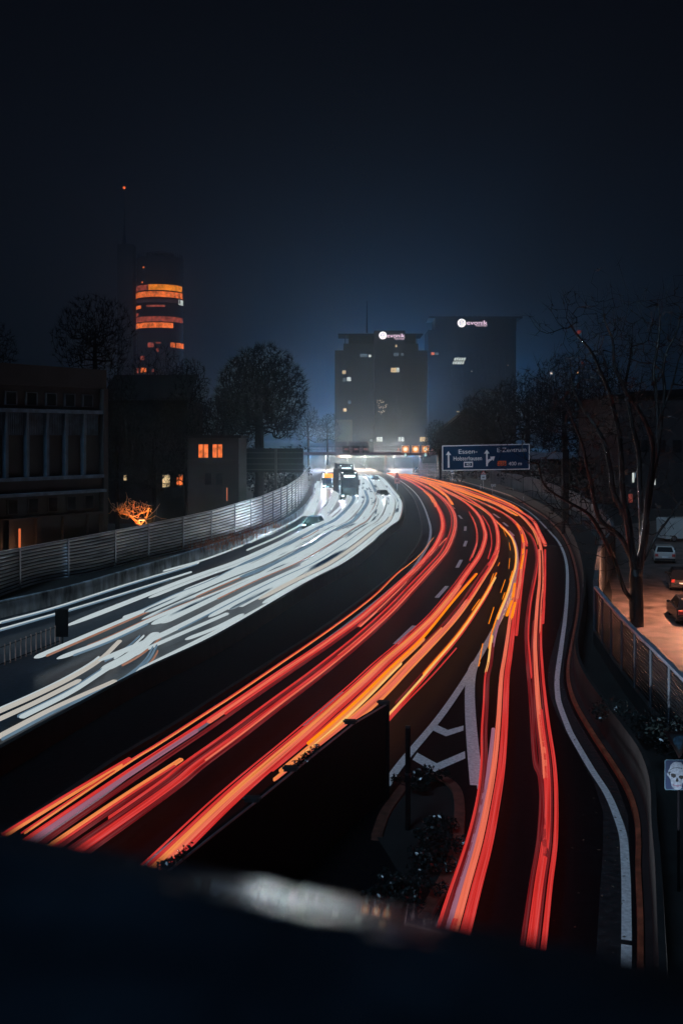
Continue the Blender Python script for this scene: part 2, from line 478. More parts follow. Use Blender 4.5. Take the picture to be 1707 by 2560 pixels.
MB().sweep(capb, [(-0.07, 0), (-0.07, 0.05), (0.07, 0.05), (0.07, 0)]).build('cap_rail', m_alupost, t)

# grasses between wall and fence, orange light put into their colour
def blades(name, spots, mat, h, n, label, cat='grass', seed=1):
    rr = random.Random(seed); mb = MB()
    for i in range(n):
        c, rad = spots[rr.randrange(len(spots))]
        p = c + Vector((rr.gauss(0, rad), rr.gauss(0, rad), 0)); a = rr.uniform(0, 6.28); hh = h * rr.uniform(.5, 1.3)
        u = Vector((math.cos(a), math.sin(a), 0)) * 0.025; tip = Vector((rr.gauss(0, .35), rr.gauss(0, .35), 1)) * hh
        mb.poly([p - u, p + u, p + tip])
    return tag(mb.build(name, mat), label, cat, kind='stuff')
m_litgrass = M('grass_orange_light', (0.55, 0.16, 0.07), 0.7, var=0.6, scale=1.5)
blades('dry_grass', [(G(x, y, 0.8), 1.2) for x, y in ((520, 1362), (570, 1346), (610, 1334), (660, 1318), (500, 1372), (545, 1356))], m_litgrass, 0.7, 1500, 'dry grass tufts with orange light in their colour on the bank between the low wall and the metal fence')

# bridge parapet under the camera
pa, pb = Vector((-0.31, 0.90, 0)), Vector((0.225, 0.66, 0))
pdir = (pb - pa).normalized(); pn = Vector((-pdir.y, pdir.x, 0))      # pn points away from the camera
ptop = 10.685
PFR = lambda x, y, z: pa + pdir * x + pn * y + Vector((0, 0, z))
t = thing('bridge_parapet', 'dark wet stone parapet of the bridge, out of focus right in front of the viewer', 'parapet', PFR(0, 0, 9.0))
prof = [(-0.52, 9.2), (-0.52, ptop - 0.03), (-0.49, ptop), (-.115, ptop)]
cs = math.tan(R(14)); rz0 = ptop - .075 * cs
for k in range(9):
    a = R(90 - 14 - k * 9.5); prof.append((-0.04 + 0.04 * (math.cos(a) - math.cos(R(76))), rz0 - 0.04 * (math.sin(R(76)) - math.sin(a))))
prof += [(prof[-1][0], ptop - 0.22), (-0.1, ptop - 0.25), (-0.1, 9.2)]
mb = MB(); xs = [-14 + 0.5 * i for i in range(23)] + [-2.4 + .2 * i for i in range(24)] + [2.5 + 0.5 * i for i in range(24)]
rows = [[PFR(x, y, z) for y, z in prof] for x in xs]
for r_ in rows: mb.v += r_
m_ = len(prof)
for i in range(len(rows) - 1):
    for k in range(m_):
        j = (k + 1) % m_
        mb.face((i * m_ + k, i * m_ + j, (i + 1) * m_ + j, (i + 1) * m_ + k))
m_parapet = M('parapet_stone', (0.010, 0.017, 0.026), 0.85, var=0.6, scale=7, bump=0.35, spec=0.05)
mb.build('coping', m_parapet, t, smooth_=True)
m_wet = M('wet_film', (0.01, 0.015, 0.02), 0.17, var=0.3, scale=40, bump=0.05, spec=1.0, coat=1.0)
mb = MB(); rr = random.Random(5)
for i in range(150):       # thin sheets of rain water on the sloping edge of the coping
    x = rr.gauss(0.345, 0.036); y = rr.uniform(-.112, -.045); q = rr.uniform(.004, .013); h = .0006 + i * .000012
    pts = []
    for k in range(10):
        a = k * .628; rad_ = q * rr.uniform(.75, 1.2); yy = y + math.sin(a) * rad_ * .8
        pts.append(PFR(x + math.cos(a) * rad_ * 1.5, yy, ptop - (yy + .115) * cs + h if yy > -.115 else ptop + h))
    mb.poly(pts)
mb.build('rain_film', m_wet, t, smooth_=True)['kind'] = 'stuff'
MB().prism([PFR(-14, -0.1, 8.3), PFR(14, -0.1, 8.3), PFR(14, -9, 8.3), PFR(-14, -9, 8.3)], (0, 0, 0.9)).build('bridge_deck', m_darkconc, kind='structure')

# dark noise wall between main lanes and exit lane
nt_px = [(958, 1763), (875, 1812), (726, 1930), (631, 2007), (517, 2096), (422, 2171)]
E0 = G(958, 1998); nz = HC - (1763 - HY) / F * E0.y
npath = [G(x, y, nz) for x, y in nt_px]; npath = flat(npath, 0); npath[0].z = 0
npath.append(npath[-1] + (npath[-1] - npath[-2]).normalized() * 14)
t = thing('screen_wall', 'tall black screen wall between the red lanes and the exit lane, ending in a square post', 'wall', npath[0])
MB().sweep(npath, [(-0.08, 0), (-0.08, nz), (0.08, nz), (0.08, 0)]).build('panel', m_black, t)
MB().sweep([p + Vector((0, 0, nz)) for p in npath], [(-0.09, 0.002), (-0.09, 0.035), (-0.05, 0.035), (-0.05, 0.002)]).build('top_rail', m_alupost, t)
e = npath[0] + (npath[0] - npath[1]).normalized() * 0.12
MB().box(e.x - 0.13, e.x + 0.13, e.y - 0.12, e.y + 0.12, 0, nz + 0.05).build('end_post', m_black, t)
for k in (0, 1, 2, 3):
    q = npath[k]
    c = MB(); c.box(q.x - 0.16, q.x + 0.16, q.y - 0.1, q.y + 0.1, nz + 0.04, nz + 0.14); c.tube([q + Vector((-0.2, 0, nz + 0.1)), q + Vector((0.2, 0, nz + 0.1))], 0.035, 6)
    c.build('clamp', m_darksteel, t)
def leafcloud(mb, c, rad, n, s, rr, squash=0.6):
    for i in range(n):
        d = Vector((rr.gauss(0, 1), rr.gauss(0, 1), rr.gauss(0, 1) * squash)); d = d.normalized() * rad * rr.random() ** 0.4; d.z *= squash
        p = c + d; a = Vector((rr.uniform(-1, 1), rr.uniform(-1, 1), rr.uniform(-.6, .6))).normalized(); b_ = a.cross(Vector((rr.uniform(-1, 1), rr.uniform(-1, 1), 1))).normalized()
        q = s * rr.uniform(.6, 1.4)
        mb.poly([p - a * q, p + b_ * q * .5, p + a * q, p - b_ * q * .5])
rr = random.Random(11)
for (x0, x1, n, lab) in ((726, 800, 90, 'small leafy creeper growing over the middle of the black screen wall'), (400, 480, 60, 'small leafy creeper on the near end of the black screen wall')):
    mb = MB()
    for i in range(n):
        px = rr.uniform(x0, x1); py = np.interp(px, [q[0] for q in nt_px][::-1], [q[1] for q in nt_px][::-1])
        leafcloud(mb, G(px, py, nz) + Vector((0, 0, rr.uniform(-.05, .14))), 0.1, 5, 0.045, rr)
    tag(mb.build('creeper', m_leaf), lab, 'plant')

# planting bed with kerb, shrubs, black pole
kp = [G(*c7(x, y)) for x, y in smooth([(300, 1330), (370, 1130), (470, 980), (560, 860), (640, 790), (740, 770), (850, 780), (950, 820), (1020, 890), (1050, 970), (1060, 1100), (1045, 1300), (1010, 1500), (950, 1680), (860, 1850), (740, 2050)], 4)]
kp = [Vector((q[0], q[1], 0)) for q in kp]
MB().poly([p + Vector((0, 0, 0.10)) for p in kp]).build('planting_bed', m_ground, kind='structure')
t = thing('bed_kerb', 'curved reddish kerb round the planting bed at the tip of the exit', 'kerb', kp[10])
MB().sweep(kp, [(-0.16, 0), (-0.15, 0.17), (0.15, 0.17), (0.16, 0)]).build('kerb_stone', M('bed_kerb_stone', (0.13, 0.05, 0.035), 0.5, var=0.5, scale=4, bump=0.2), t)
shr = [(640, 850, .55, 'low glinting shrub behind the kerb, beside the black pole'), (740, 850, .5, 'low shrub at the tip of the planting bed'), (900, 1300, .6, 'uppermost shrub of the row in the planting bed'), (760, 1380, .6, 'shrub left of the uppermost one in the planting bed'), (870, 1480, .6, 'shrub near the right kerb of the planting bed'), (720, 1600, .8, 'broad bluish glinting shrub in the middle of the planting bed'), (620, 1850, .7, 'shrub just above the parapet edge in the planting bed'), (440, 1950, .6, 'leftmost shrub peeping over the blurred parapet'), (600, 2080, .7, 'lowest shrub with bright glints right above the parapet')]
for i, (x, y, s, lab) in enumerate(shr):
    c = G(*c7(x, y), 0.1); rr = random.Random(40 + i)
    t = thing('shrub', lab, 'shrub', c, group='shrubs in the planting bed')
    mb = MB()
    for k in range(7): leafcloud(mb, c + Vector((rr.gauss(0, s * .5), rr.gauss(0, s * .5), 0.25 + rr.random() * .4 * s)), 0.4 * s, 90, 0.055, rr)
    mb.build('foliage', m_leaf, t)
    mb = MB()
    for k in range(5): mb.tube([c, c + Vector((rr.gauss(0, .2), rr.gauss(0, .2), .5 * s))], [.018, .006], 4)
    mb.build('stem', m_twig, t)
b_ = G(1019, 2083)
t = thing('black_pole', 'slim black pole standing in the planting bed next to the screen wall', 'pole', b_)
MB().tube([b_, b_ + Vector((0, 0, 2.92))], 0.075, 10).build('shaft', m_black, t)
MB().tube([b_ + Vector((0, 0, 2.92)), b_ + Vector((0, 0, 2.98))], [0.085, 0.07], 10).build('cap', m_darksteel, t)
mb = MB(); q = b_ + Vector((0, 0, 1.62)); mb.tube([q, q + Vector((0, 0, .06))], 0.085, 10); mb.build('clamp_ring', m_darksteel, t)

# right-hand fence with rail and slats
fa, fb2, fc = Vector((13.4, 52.6, 0)), Vector((11.35, 33.5, 0)), Vector((9.9, 20, 0))
fz = 3.0
fp = resample(smooth([fa, (12.3, 43.5, 0), fb2, fc], 8), 40)
t = thing('street_fence', 'dark slatted fence with pale blue handrail on a low wall beside the parking street', 'fence', fa)
MB().sweep([p + Vector((0, 0, fz - .06)) for p in fp], [(-0.09, 0), (-0.09, 0.12), (0.09, 0.12), (0.09, 0)]).build('handrail', M('pale_rail', (0.22, 0.3, 0.38), 0.35, var=0.4, scale=1.2, bump=.2), t)
MB().sweep(fp, [(-0.12, 0), (-0.12, 0.7), (0.12, 0.7), (0.12, 0)]).build('plinth', m_darkconc, t)
mb = MB()
for k in range(15): mb.sweep([p + Vector((0, 0, 0.76 + k * 0.145)) for p in fp], [(-0.05, 0), (-0.01, 0.135), (0.01, 0.135), (-0.03, 0)])
mb.build('slats', M('fence_slat', (0.016, 0.02, 0.026), 0.5, var=.2), t)
for p in resample(fp, 12): MB().tube([p + Vector((-.04, 0, .7)), p + Vector((-.04, 0, fz - .06))], 0.05, 4).build('post', M('fence_post', (0.05, 0.06, 0.075), 0.5), t)

# bluish wall further along the right side
wp = smooth([fa, (18.2, 70, 0), (24.3, 90, 0), (31, 131, 0), (34.5, 180, 0), (34, 208, 0), (32, 243, 0), (28, 275, 0)], 6)
t = thing('roadside_wall', 'long plain bluish concrete wall on the right behind the barrier, below the blue road sign', 'wall', wp[12])
MB().sweep(wp, [(-0.12, 0), (-0.12, 3.4), (0.12, 3.4), (0.12, 0)]).build('concrete', M('wall_concrete', (0.09, 0.10, 0.115), 0.8, var=0.35, scale=.7, stretch=(1, 1, .3)), t)
for p, l in list(zip(resample(wp, 22), lateral(resample(wp, 22))))[2:]:
    MB().box(p.x - .2, p.x + .2, p.y - .2, p.y + .2, 0, 3.45).build('pilaster', m_darkconc, t)
t = thing('slatted_barrier', 'pale slatted barrier just left of and behind the blue road sign', 'fence', (24, 250, 0))
mb = MB()
for k in range(9): mb.box(19.5, 29.4, 250, 250.06, 0.9 + k * .37, 0.9 + k * .37 + .2)
mb.build('slats', M('pale_slats', (.35, .3, .3), .6), t)
for k in range(6): MB().box(19.5 + k * 1.95, 19.62 + k * 1.95, 250.062, 250.2, 0, 4.2).build('post', m_steel, t)

# parking street surface
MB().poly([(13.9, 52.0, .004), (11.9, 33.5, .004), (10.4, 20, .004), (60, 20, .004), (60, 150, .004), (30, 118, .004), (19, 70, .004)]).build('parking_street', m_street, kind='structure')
# ------------------------------------------------------------------ light trails left by the traffic
TZ = 0.72
def trail(label, group, px, strands, z=TZ, cat='light trail', name='light_trail', n=6, world=None, round_=0):
    """px: course over the road; strands: (sideways offset m, width m, material, start, end[, height])"""
    path = world if world else gpath(px, z, n)
    root = thing(name, label, cat, path[0], group=group)
    npt = len(path)
    for s in strands:
        off, wd, mat, t0, t1 = s[:5]; h = s[5] if len(s) > 5 else 0.10
        i0, i1 = int(t0 * (npt - 1)), max(int(t0 * (npt - 1)) + 2, int(round(t1 * (npt - 1))))
        p = offset(path, off)[i0:i1 + 1]
        if len(p) < 2: continue
        a = wd / 2; e_ = min(a * .4, .05)
        pr = [(-a, e_), (-a, h - e_), (-a + e_, h), (a - e_, h), (a, h - e_), (a, e_), (a - e_, 0), (-a + e_, 0)]
        if not round_:
            MB().sweep(p, pr).build('strand', mat, root); continue
        # headlamp trails begin and end in a rounded or pointed tip
        d0, d1 = (p[0] - p[1]).normalized(), (p[-1] - p[-2]).normalized()
        tip = wd * round_
        q = [p[0] + d0 * tip * math.cos(R(k * 18)) for k in range(5)] + p + [p[-1] + d1 * tip * math.sin(R(18 + k * 18)) for k in range(5)]
        sc_ = [max(.03, math.sin(R(k * 18))) for k in range(5)] + [1] * len(p) + [max(.03, math.cos(R(18 + k * 18))) for k in range(5)]
        lat = lateral(q); mb = MB(); mb.sweep(q, pr)
        for i, (c_, l_) in enumerate(zip(q, lat)):
            for k, (aa, zz_) in enumerate(pr): mb.v[i * 8 + k] = c_ + l_ * aa * sc_[i] + Vector((0, 0, h / 2 + (zz_ - h / 2) * sc_[i]))
        mb.build('strand', mat, root)
    return root
RG = 'red and orange tail light trails on the motorway'
# left lane, left lamp
L1 = [(20, 2150), (98, 2093), (258, 1984), (393, 1894), (491, 1830), (589, 1763), (700, 1687), (816, 1609), (900, 1548), (961, 1495), (1014, 1446), (1050, 1412), (1083, 1372), (1100, 1340), (1106, 1315), (1102, 1288), (1088, 1260), (1066, 1232), (1030, 1207), (1000, 1195), (968, 1184)]
trail('red trail bundle with a salmon core along the left edge line of the inner lane', RG, L1,
      [(0.0, 0.17, T_SAL, 0.22, 1), (-0.16, 0.13, T_RED, 0.0, 0.97), (0.17, 0.16, T_RED, 0.24, 1), (0.34, 0.16, T_DARK, 0.02, 0.9), (0.02, .15, T_PNK, 0, .2)])
trail('hair-thin orange trail outermost on the median side of the inner lane', RG,
      [(63, 2085), (275, 1941), (348, 1893), (402, 1860), (531, 1776), (589, 1738), (700, 1662), (830, 1572), (930, 1496), (991, 1437), (1045, 1392), (1083, 1345)],
      [(0, 0.045, T_ORG, 0, 1, .05), (-.10, 0.03, T_RED, 0, .85, .04)])
trail('single bright red streak with a rounded head at the far lower left', RG, [(10, 2092), (26, 2081), (180, 1986), (324, 1901)], [(0, .11, T_RED, 0, 1), (.08, .05, T_ORG, 0, .93, .08)])
trail('orange streak with a blunt head between the red bands at the lower left', RG, [(110, 2132), (138, 2112), (300, 2002), (453, 1903)], [(0, .17, T_ORG, 0, 1), (.13, .09, T_RED, 0, .97), (.24, .10, T_DARK, 0, .95)])
L2 = [(130, 2180), (206, 2127), (330, 2040), (437, 1962), (491, 1917), (589, 1845), (700, 1760), (800, 1684), (900, 1602), (976, 1532), (1037, 1467), (1083, 1417), (1114, 1379), (1133, 1335), (1137, 1300), (1128, 1272), (1105, 1245), (1066, 1218), (1020, 1200), (985, 1187)]
trail('broad dark red trail bundle in the middle of the inner lane', RG, L2,
      [(0.0, .30, T_RED, 0, .55), (-.28, .16, T_DARK, 0, 1), (-.10, .10, T_SAL, .40, 1), (.24, .14, T_DARK, 0, .98), (.12, .09, T_SAL, .22, .99), (-.44, .06, T_RED, .1, .93), (0.0, .22, T_RED, .55, 1)])
trail('short salmon trail splitting off the inner lane bundle on the curve', RG, [(900, 1568), (961, 1512), (1020, 1452), (1075, 1390), (1115, 1347)], [(0, .10, T_SAL, 0, 1), (.12, .12, T_DARK, .2, .95), (-.13, .05, T_RED, 0, .8)])
# second lane
M1 = [(355, 2195), (402, 2157), (574, 1993), (746, 1845), (884, 1724), (957, 1656), (1015, 1606), (1080, 1545), (1130, 1485), (1168, 1432), (1198, 1388), (1212, 1345), (1208, 1318), (1196, 1290), (1167, 1260), (1130, 1238), (1085, 1217), (1045, 1203), (1010, 1192), (975, 1184)]
trail('orange trail bundle running along the lane dashes from the parapet up the second lane', RG, M1,
      [(0.0, .17, T_ORG, 0, .42), (.17, .16, T_SAL, 0, .44), (.32, .12, T_RED, 0, .40), (-.15, .10, T_RED, .05, .62), (0.02, .18, T_SAL, .42, 1), (.17, .10, T_RED, .44, 1), (-.14, .11, T_RED, .62, 1), (-.36, .035, T_RED, .05, .5, .05)])
M2 = [(690, 1930), (760, 1872), (830, 1812), (900, 1748), (976, 1673), (1053, 1600), (1130, 1507), (1191, 1436)]
trail('vivid orange indicator trail in the second lane starting at a frayed tip', RG, M2, [(0, .14, T_AMB, .18, 1), (-.11, .05, T_RED, 0, 1), (.14, .09, T_ORG, 0, .72), (.26, .05, T_YEL, .1, .6)])
M3 = [(700, 1955), (800, 1872), (900, 1788), (957, 1736), (1015, 1675), (1072, 1616), (1130, 1553), (1168, 1503), (1206, 1445), (1229, 1409), (1244, 1372), (1245, 1337), (1238, 1308), (1222, 1284), (1190, 1260), (1150, 1236), (1105, 1216), (1060, 1202), (1020, 1190), (980, 1183)]
trail('wide salmon trail bundle on the right side of the second lane', RG, M3,
      [(0.0, .30, T_SAL, 0, .37), (-.30, .14, T_DARK, .27, .47), (-.19, .06, T_ORG, 0, .30), (0.0, .24, T_RED, .36, .52), (-.05, .16, T_SAL, .5, 1), (.09, .10, T_RED, .5, 1), (-.20, .10, T_RED, .47, 1), (.19, .05, T_ORG, 0, .5), (.12, .1, T_SAL, .37, .52)])
trail('thin yellow trail with red edges on the right of the salmon bundle', RG, [(962, 1802), (1034, 1722), (1091, 1656), (1149, 1587), (1206, 1503), (1244, 1434)], [(0, .10, T_YEL, 0, .98), (.09, .035, T_RED, 0, .9), (-.10, .045, T_AMB, .3, 1), (-.17, .03, T_DARK, .1, 1)])
trail('fine red trail ending at the screen wall post', RG, [(955, 1822), (1010, 1762), (1080, 1690), (1140, 1622)], [(0, .05, T_RED, 0, 1, .05)])
trail('pair of thin dark red trails inside the curve of the second lane', RG, [(1174, 1402), (1190, 1358), (1188, 1318), (1172, 1280)], [(0, .07, T_RED, 0, 1), (.10, .03, T_SAL, .1, .9)])
trail('short thin red trail beside the salmon bundle on the curve', RG, [(1219, 1398), (1228, 1360), (1222, 1320), (1205, 1290)], [(0, .07, T_RED, 0, 1), (.09, .03, T_DARK, 0, .9)])
# blinking indicator dashes
blink = [((1198, 1499), (1179, 1526)), ((1233, 1434), (1223, 1461)), ((1248, 1407), (1244, 1415)), ((1258, 1327), (1265, 1342)), ((1272, 1357), (1275, 1376)), ((1273.5, 1397), (1271, 1422)), ((1280, 1428), (1273, 1451)), ((1262, 1450), (1251, 1482)), ((1261, 1482), (1255, 1499)), ((1234, 1519), (1221, 1560)), ((1206, 1610), (1196, 1666))]
lab = ['between the yellow trail and the orange bundle', 'above the head of the yellow trail', 'tiny one above the yellow trail', 'uppermost of the row left of the exit trails', 'second from the top left of the exit trails', 'third from the top left of the exit trails', 'touching the white-edged exit trail', 'at the head of the yellow trail', 'left of the amber blobs', 'halfway down towards the painted wedge', 'lowest, crossing the tip of the painted wedge']
for (a, b), l in zip(blink, lab):
    trail('thin amber blink dash, ' + l, 'amber blinking indicator dashes', [a, b], [(0, .045, T_AMB, 0, 1, .04)])
# exit lane, left lamp
X1 = [(1096, 2330), (1123, 2246), (1167, 2115), (1194, 2006), (1204, 1919), (1205, 1837), (1210, 1759), (1213, 1698), (1221, 1660), (1229, 1602), (1244, 1549), (1267, 1491), (1278, 1455), (1288, 1420), (1290, 1384), (1283, 1354), (1267, 1331), (1235, 1302), (1205, 1275), (1160, 1250), (1110, 1225), (1060, 1206), (1010, 1190)]
trail('dark red and yellow-white trail along the left side of the exit lane', RG, X1,
      [(-.02, .07, T_RED, .0, .36), (.09, .16, T_DARK, .0, .40), (-.02, .10, T_YEL, .34, .42), (0, .12, T_YEL, .46, .74), (.12, .10, T_PNK, .40, .72), (-.09, .05, T_AMB, .40, .75), (0.05, .12, T_ORG, .74, 1), (.19, .08, T_RED, .7, 1)])
X2 = [(1128, 2400), (1144, 2345), (1176, 2225), (1206, 2115), (1228, 2006), (1242, 1919), (1252, 1809), (1258, 1700), (1266, 1644), (1273, 1595), (1281, 1530), (1292, 1472), (1299, 1422), (1305, 1384), (1305, 1345), (1292, 1315), (1265, 1290), (1225, 1268), (1180, 1247), (1120, 1222), (1060, 1203), (1010, 1188)]
trail('wide red trail of a left tail lamp running down the exit lane to the parapet', RG, X2,
      [(-.10, .16, T_SAL, .05, .52), (.05, .06, T_RED, 0, .50), (.16, .17, T_RED, 0, .50), (-.12, .18, T_RED, 0, .06), (.11, .20, T_SAL, .47, .76), (-.08, .10, T_RED, .48, .8), (0, .18, T_ORG, .76, 1), (.16, .10, T_SAL, .72, 1), (-.25, .12, T_PNK, 0, .28)])
for k, (a, b, l) in enumerate((((1266, 1541), (1279, 1506), 'lowest'), ((1281, 1497), (1286, 1462), 'second from below'), ((1301, 1425), (1307, 1391), 'third from below'), ((1306, 1386), (1307, 1375), 'small, near the blunt trail end'), ((1308, 1358), (1304, 1338), 'second from the top'), ((1300, 1328), (1291, 1312), 'uppermost'), ((1278, 1549), (1287, 1510), 'beside the lowest one'))):
    trail('amber indicator blob on the exit lane trails, ' + l, 'amber indicator blobs on the exit lane', [a, b], [(0, .16, T_AMB, 0, 1, .13)])
# exit lane, right lamp
X3 = [(1322, 2460), (1336, 2383), (1356, 2219), (1371, 2110), (1375, 2000), (1371, 1908), (1358, 1809), (1349, 1721), (1344, 1644), (1343, 1595), (1347, 1514), (1352, 1453), (1351, 1384), (1343, 1345), (1326, 1315), (1296, 1286), (1244, 1259), (1183, 1236), (1144, 1220), (1090, 1206), (1040, 1193), (1000, 1185)]
trail('wide red trail of a right tail lamp running down the exit lane to the parapet', RG, X3,
      [(-.09, .20, T_RED, 0, .30), (-.12, .18, T_SAL, .22, .58), (.04, .05, T_DARK, 0, .5), (.16, .11, T_RED, 0, .46), (.13, .10, T_SAL, .44, .62), (-.26, .09, T_DARK, 0, .45), (0, .16, T_SAL, .58, .85), (.13, .08, T_RED, .55, .9), (0, .2, T_ORG, .8, 1), (-.17, .06, T_ORG, .6, .95)])
trail('dark red side trail left of the right-hand exit lane trail', RG, [(1362, 2150), (1352, 1960), (1337, 1905), (1325, 1740), (1318, 1663), (1314, 1587), (1321, 1510), (1336, 1434), (1340, 1390), (1330, 1350), (1305, 1318)], [(0, .16, T_DARK, 0, 1), (.12, .08, T_RED, .35, .95)])
trail('salmon trail with a blunt lower end on the outer side of the curve', RG, [(1363, 1366), (1347, 1333), (1332, 1303), (1300, 1280), (1250, 1256), (1190, 1234), (1140, 1216), (1085, 1200), (1030, 1188)], [(0, .22, T_SAL, 0, 1), (.16, .10, T_RED, .03, .95), (-.15, .07, T_RED, 0, .9)])
trail('second red trail with a blunt lower end, left of the outer one', RG, [(1316, 1366), (1302, 1326), (1275, 1297), (1235, 1272), (1190, 1252)], [(0, .22, T_RED, 0, 1), (.15, .07, T_SAL, .05, .95), (-.15, .06, T_DARK, .05, 1)])
trail('red trail taking over below the outer blunt end', RG, [(1356, 1560), (1361, 1460), (1362, 1376)], [(0, .15, T_RED, 0, 1), (-.12, .06, T_DARK, .1, 1)])
trail('red trail taking over below the second blunt end', RG, [(1290, 1590), (1303, 1470), (1316, 1376)], [(0, .14, T_RED, 0, 1)])
rr = random.Random(9)
fan = [((1302, 1280), (1275, 1262), (1225, 1240), (1170, 1220), (1100, 1203), (1030, 1187)), ((1260, 1272), (1220, 1252), (1170, 1232), (1110, 1212), (1040, 1193)), ((1290, 1290), (1240, 1262), (1190, 1243), (1130, 1222), (1060, 1201), (990, 1184)), ((1116, 1229), (1085, 1212), (1050, 1198), (1000, 1186)), ((1150, 1228), (1110, 1208), (1060, 1194), (1010, 1185)), ((1075, 1222), (1040, 1205), (1000, 1190), (968, 1183)), ((1130, 1262), (1108, 1234), (1070, 1210), (1030, 1197)), ((1090, 1268), (1080, 1246), (1062, 1228))]
labs = ['longest orange trail sweeping over the top of the outer curve', 'orange trail inside the outer curve', 'orange trail crossing towards the exit at the top', 'short orange trail with a blunt end in the middle of the fan', 'orange trail right of the blunt one in the fan', 'lowest orange trail where the fan begins', 'yellow-orange hook-shaped trail at the top of the second lane', 'yellow-orange hook-shaped trail at the top of the inner lane']
for pxs, l in zip(fan, labs):
    trail(l, RG, pxs, [(0, .16, T_ORG, 0, 1), (.17, .12, T_AMB, 0, .95), (-.16, .10, T_SAL, .05, 1), (.30, .07, T_RED, .1, 1), (-.30, .08, T_AMB, .3, 1)])

# ---- oncoming traffic
WG = 'white headlight trails on the oncoming road'
def wt(label, px, wd=.3, mat=T_WHI, extra=(), z=.62, n=6):
    trail(label, WG, px, [(0, wd, mat, 0, 1, .12)] + [e for e in extra], z=z, n=n, round_=(.6, 1.6, 3.0)[len(label) % 3])
wt('thin bluish trail nearest the low wall on the bus lane', [(0, 1559), (134, 1523), (313, 1465), (446, 1425), (496, 1409)], .16, extra=[(.14, .06, T_BLU, 0, .95, .08)])
wt('second thin trail on the bus lane passing behind the dark board', [(-10, 1580), (134, 1539), (165, 1530), (313, 1485), (478, 1432)], .13, extra=[(.12, .05, T_BLU, 0, .9, .08)])
wt('short upper trail on the bus lane nearest the fence', [(321, 1434), (424, 1403), (531, 1367)], .13)
wt('bright thin trail ending above the bus lane', [(411, 1429), (513, 1400), (607, 1365)], .12)
wt('long thin trail curving along the low wall up to the bus', [(627, 1357), (687, 1328), (751, 1293), (776, 1261), (790, 1232)], .18)
wt('thin trail just below the long one along the low wall', [(620, 1376), (687, 1347), (756, 1312)], .17)
wt('thick trail starting beside the row of bars', [(105, 1641), (223, 1590), (357, 1532), (446, 1490), (531, 1456), (625, 1407), (700, 1372), (765, 1330)], .40, T_WHI, [(.28, .06, T_GLO, 0, .5), (-.30, .10, T_BLU, .3, 1)])
wt('short thick trail lying on top of the trail from the bars', [(317, 1545), (360, 1530), (402, 1516)], .42)
wt('trail with rounded start in the middle of the oncoming road', [(174, 1639), (268, 1603), (402, 1541), (536, 1487), (620, 1452)], .34, extra=[(.30, .05, T_BLU, 0, .4), (-.26, .05, T_GLO, .2, 1)])
wt('curved thick trail swinging between two lanes at the left', [(-10, 1786), (89, 1742), (179, 1697), (250, 1653), (299, 1606)], .26, T_WRM, [(-.22, .06, T_WHI, 0, .8)])
wt('straight trail right below the curved one at the left edge', [(-10, 1806), (89, 1760), (192, 1708)], .24, T_WRM)
wt('lowest trail along the median wall at the left edge', [(-10, 1850), (134, 1775), (286, 1707)], .26, T_WRM, [(.26, .08, T_BLU, 0, 1)])
wt('long trail from the lower left joining the lane change', [(58, 1795), (179, 1733), (277, 1670), (357, 1630), (446, 1590), (567, 1537)], .26, T_WHI, [(-.20, .05, T_BLU, 0, .6)])
wt('swerving broad trail of a lane change', [(277, 1668), (320, 1645), (357, 1618), (384, 1592)], .55, T_WHI, [(-.5, .06, T_WHI, .3, 1), (-.7, .04, T_BLU, .2, 1), (.45, .06, T_GLO, .1, 1)])
wt('faint curved trails under the lane change', [(280, 1722), (330, 1690), (370, 1655), (392, 1618)], .07, T_BLU, [(.18, .05, T_GLO, 0, .9), (-.16, .05, T_BLU, .2, 1)])
wt('long trail beside the median wall in the middle', [(362, 1673), (491, 1608), (603, 1550), (700, 1496), (780, 1452)], .34, T_WHI, [(.30, .10, T_BLU, 0, 1)])
wt('short trail with rounded start above the median trail', [(482, 1595), (540, 1572), (598, 1543)], .26)
wt('trail with rounded start in the right half of the oncoming road', [(603, 1517), (700, 1465), (760, 1430)], .30, T_WHI, [(-.26, .05, T_GLO, 0, .7)])
wt('narrow trail above it with an orange tip', [(640, 1479), (700, 1450), (760, 1415)], .24)
wt('short thick trail standing alone in front of the dark car', [(745, 1349), (768, 1339), (789, 1326)], .46, T_WHI, [(.32, .05, T_GLO, 0, 1), (-.32, .05, T_GLO, 0, 1)])
wt('broad trail in the second oncoming lane', [(627, 1452), (700, 1412), (780, 1370), (840, 1330)], .5, T_WHI)
for l, px in (('glaring white trail under the left headlamp of the bus', [(770, 1290), (788, 1250), (794, 1222), (796, 1206)]), ('glaring white trail under the right headlamp of the bus', [(800, 1300), (826, 1262), (838, 1235), (846, 1208)])):
    trail(l, WG, px, [(0, .8, T_WHI, 0, 1, .3), (.55, .3, T_MASS, 0, .9, .2), (-.55, .3, T_MASS, 0, .9, .2)], z=.7, round_=.6)
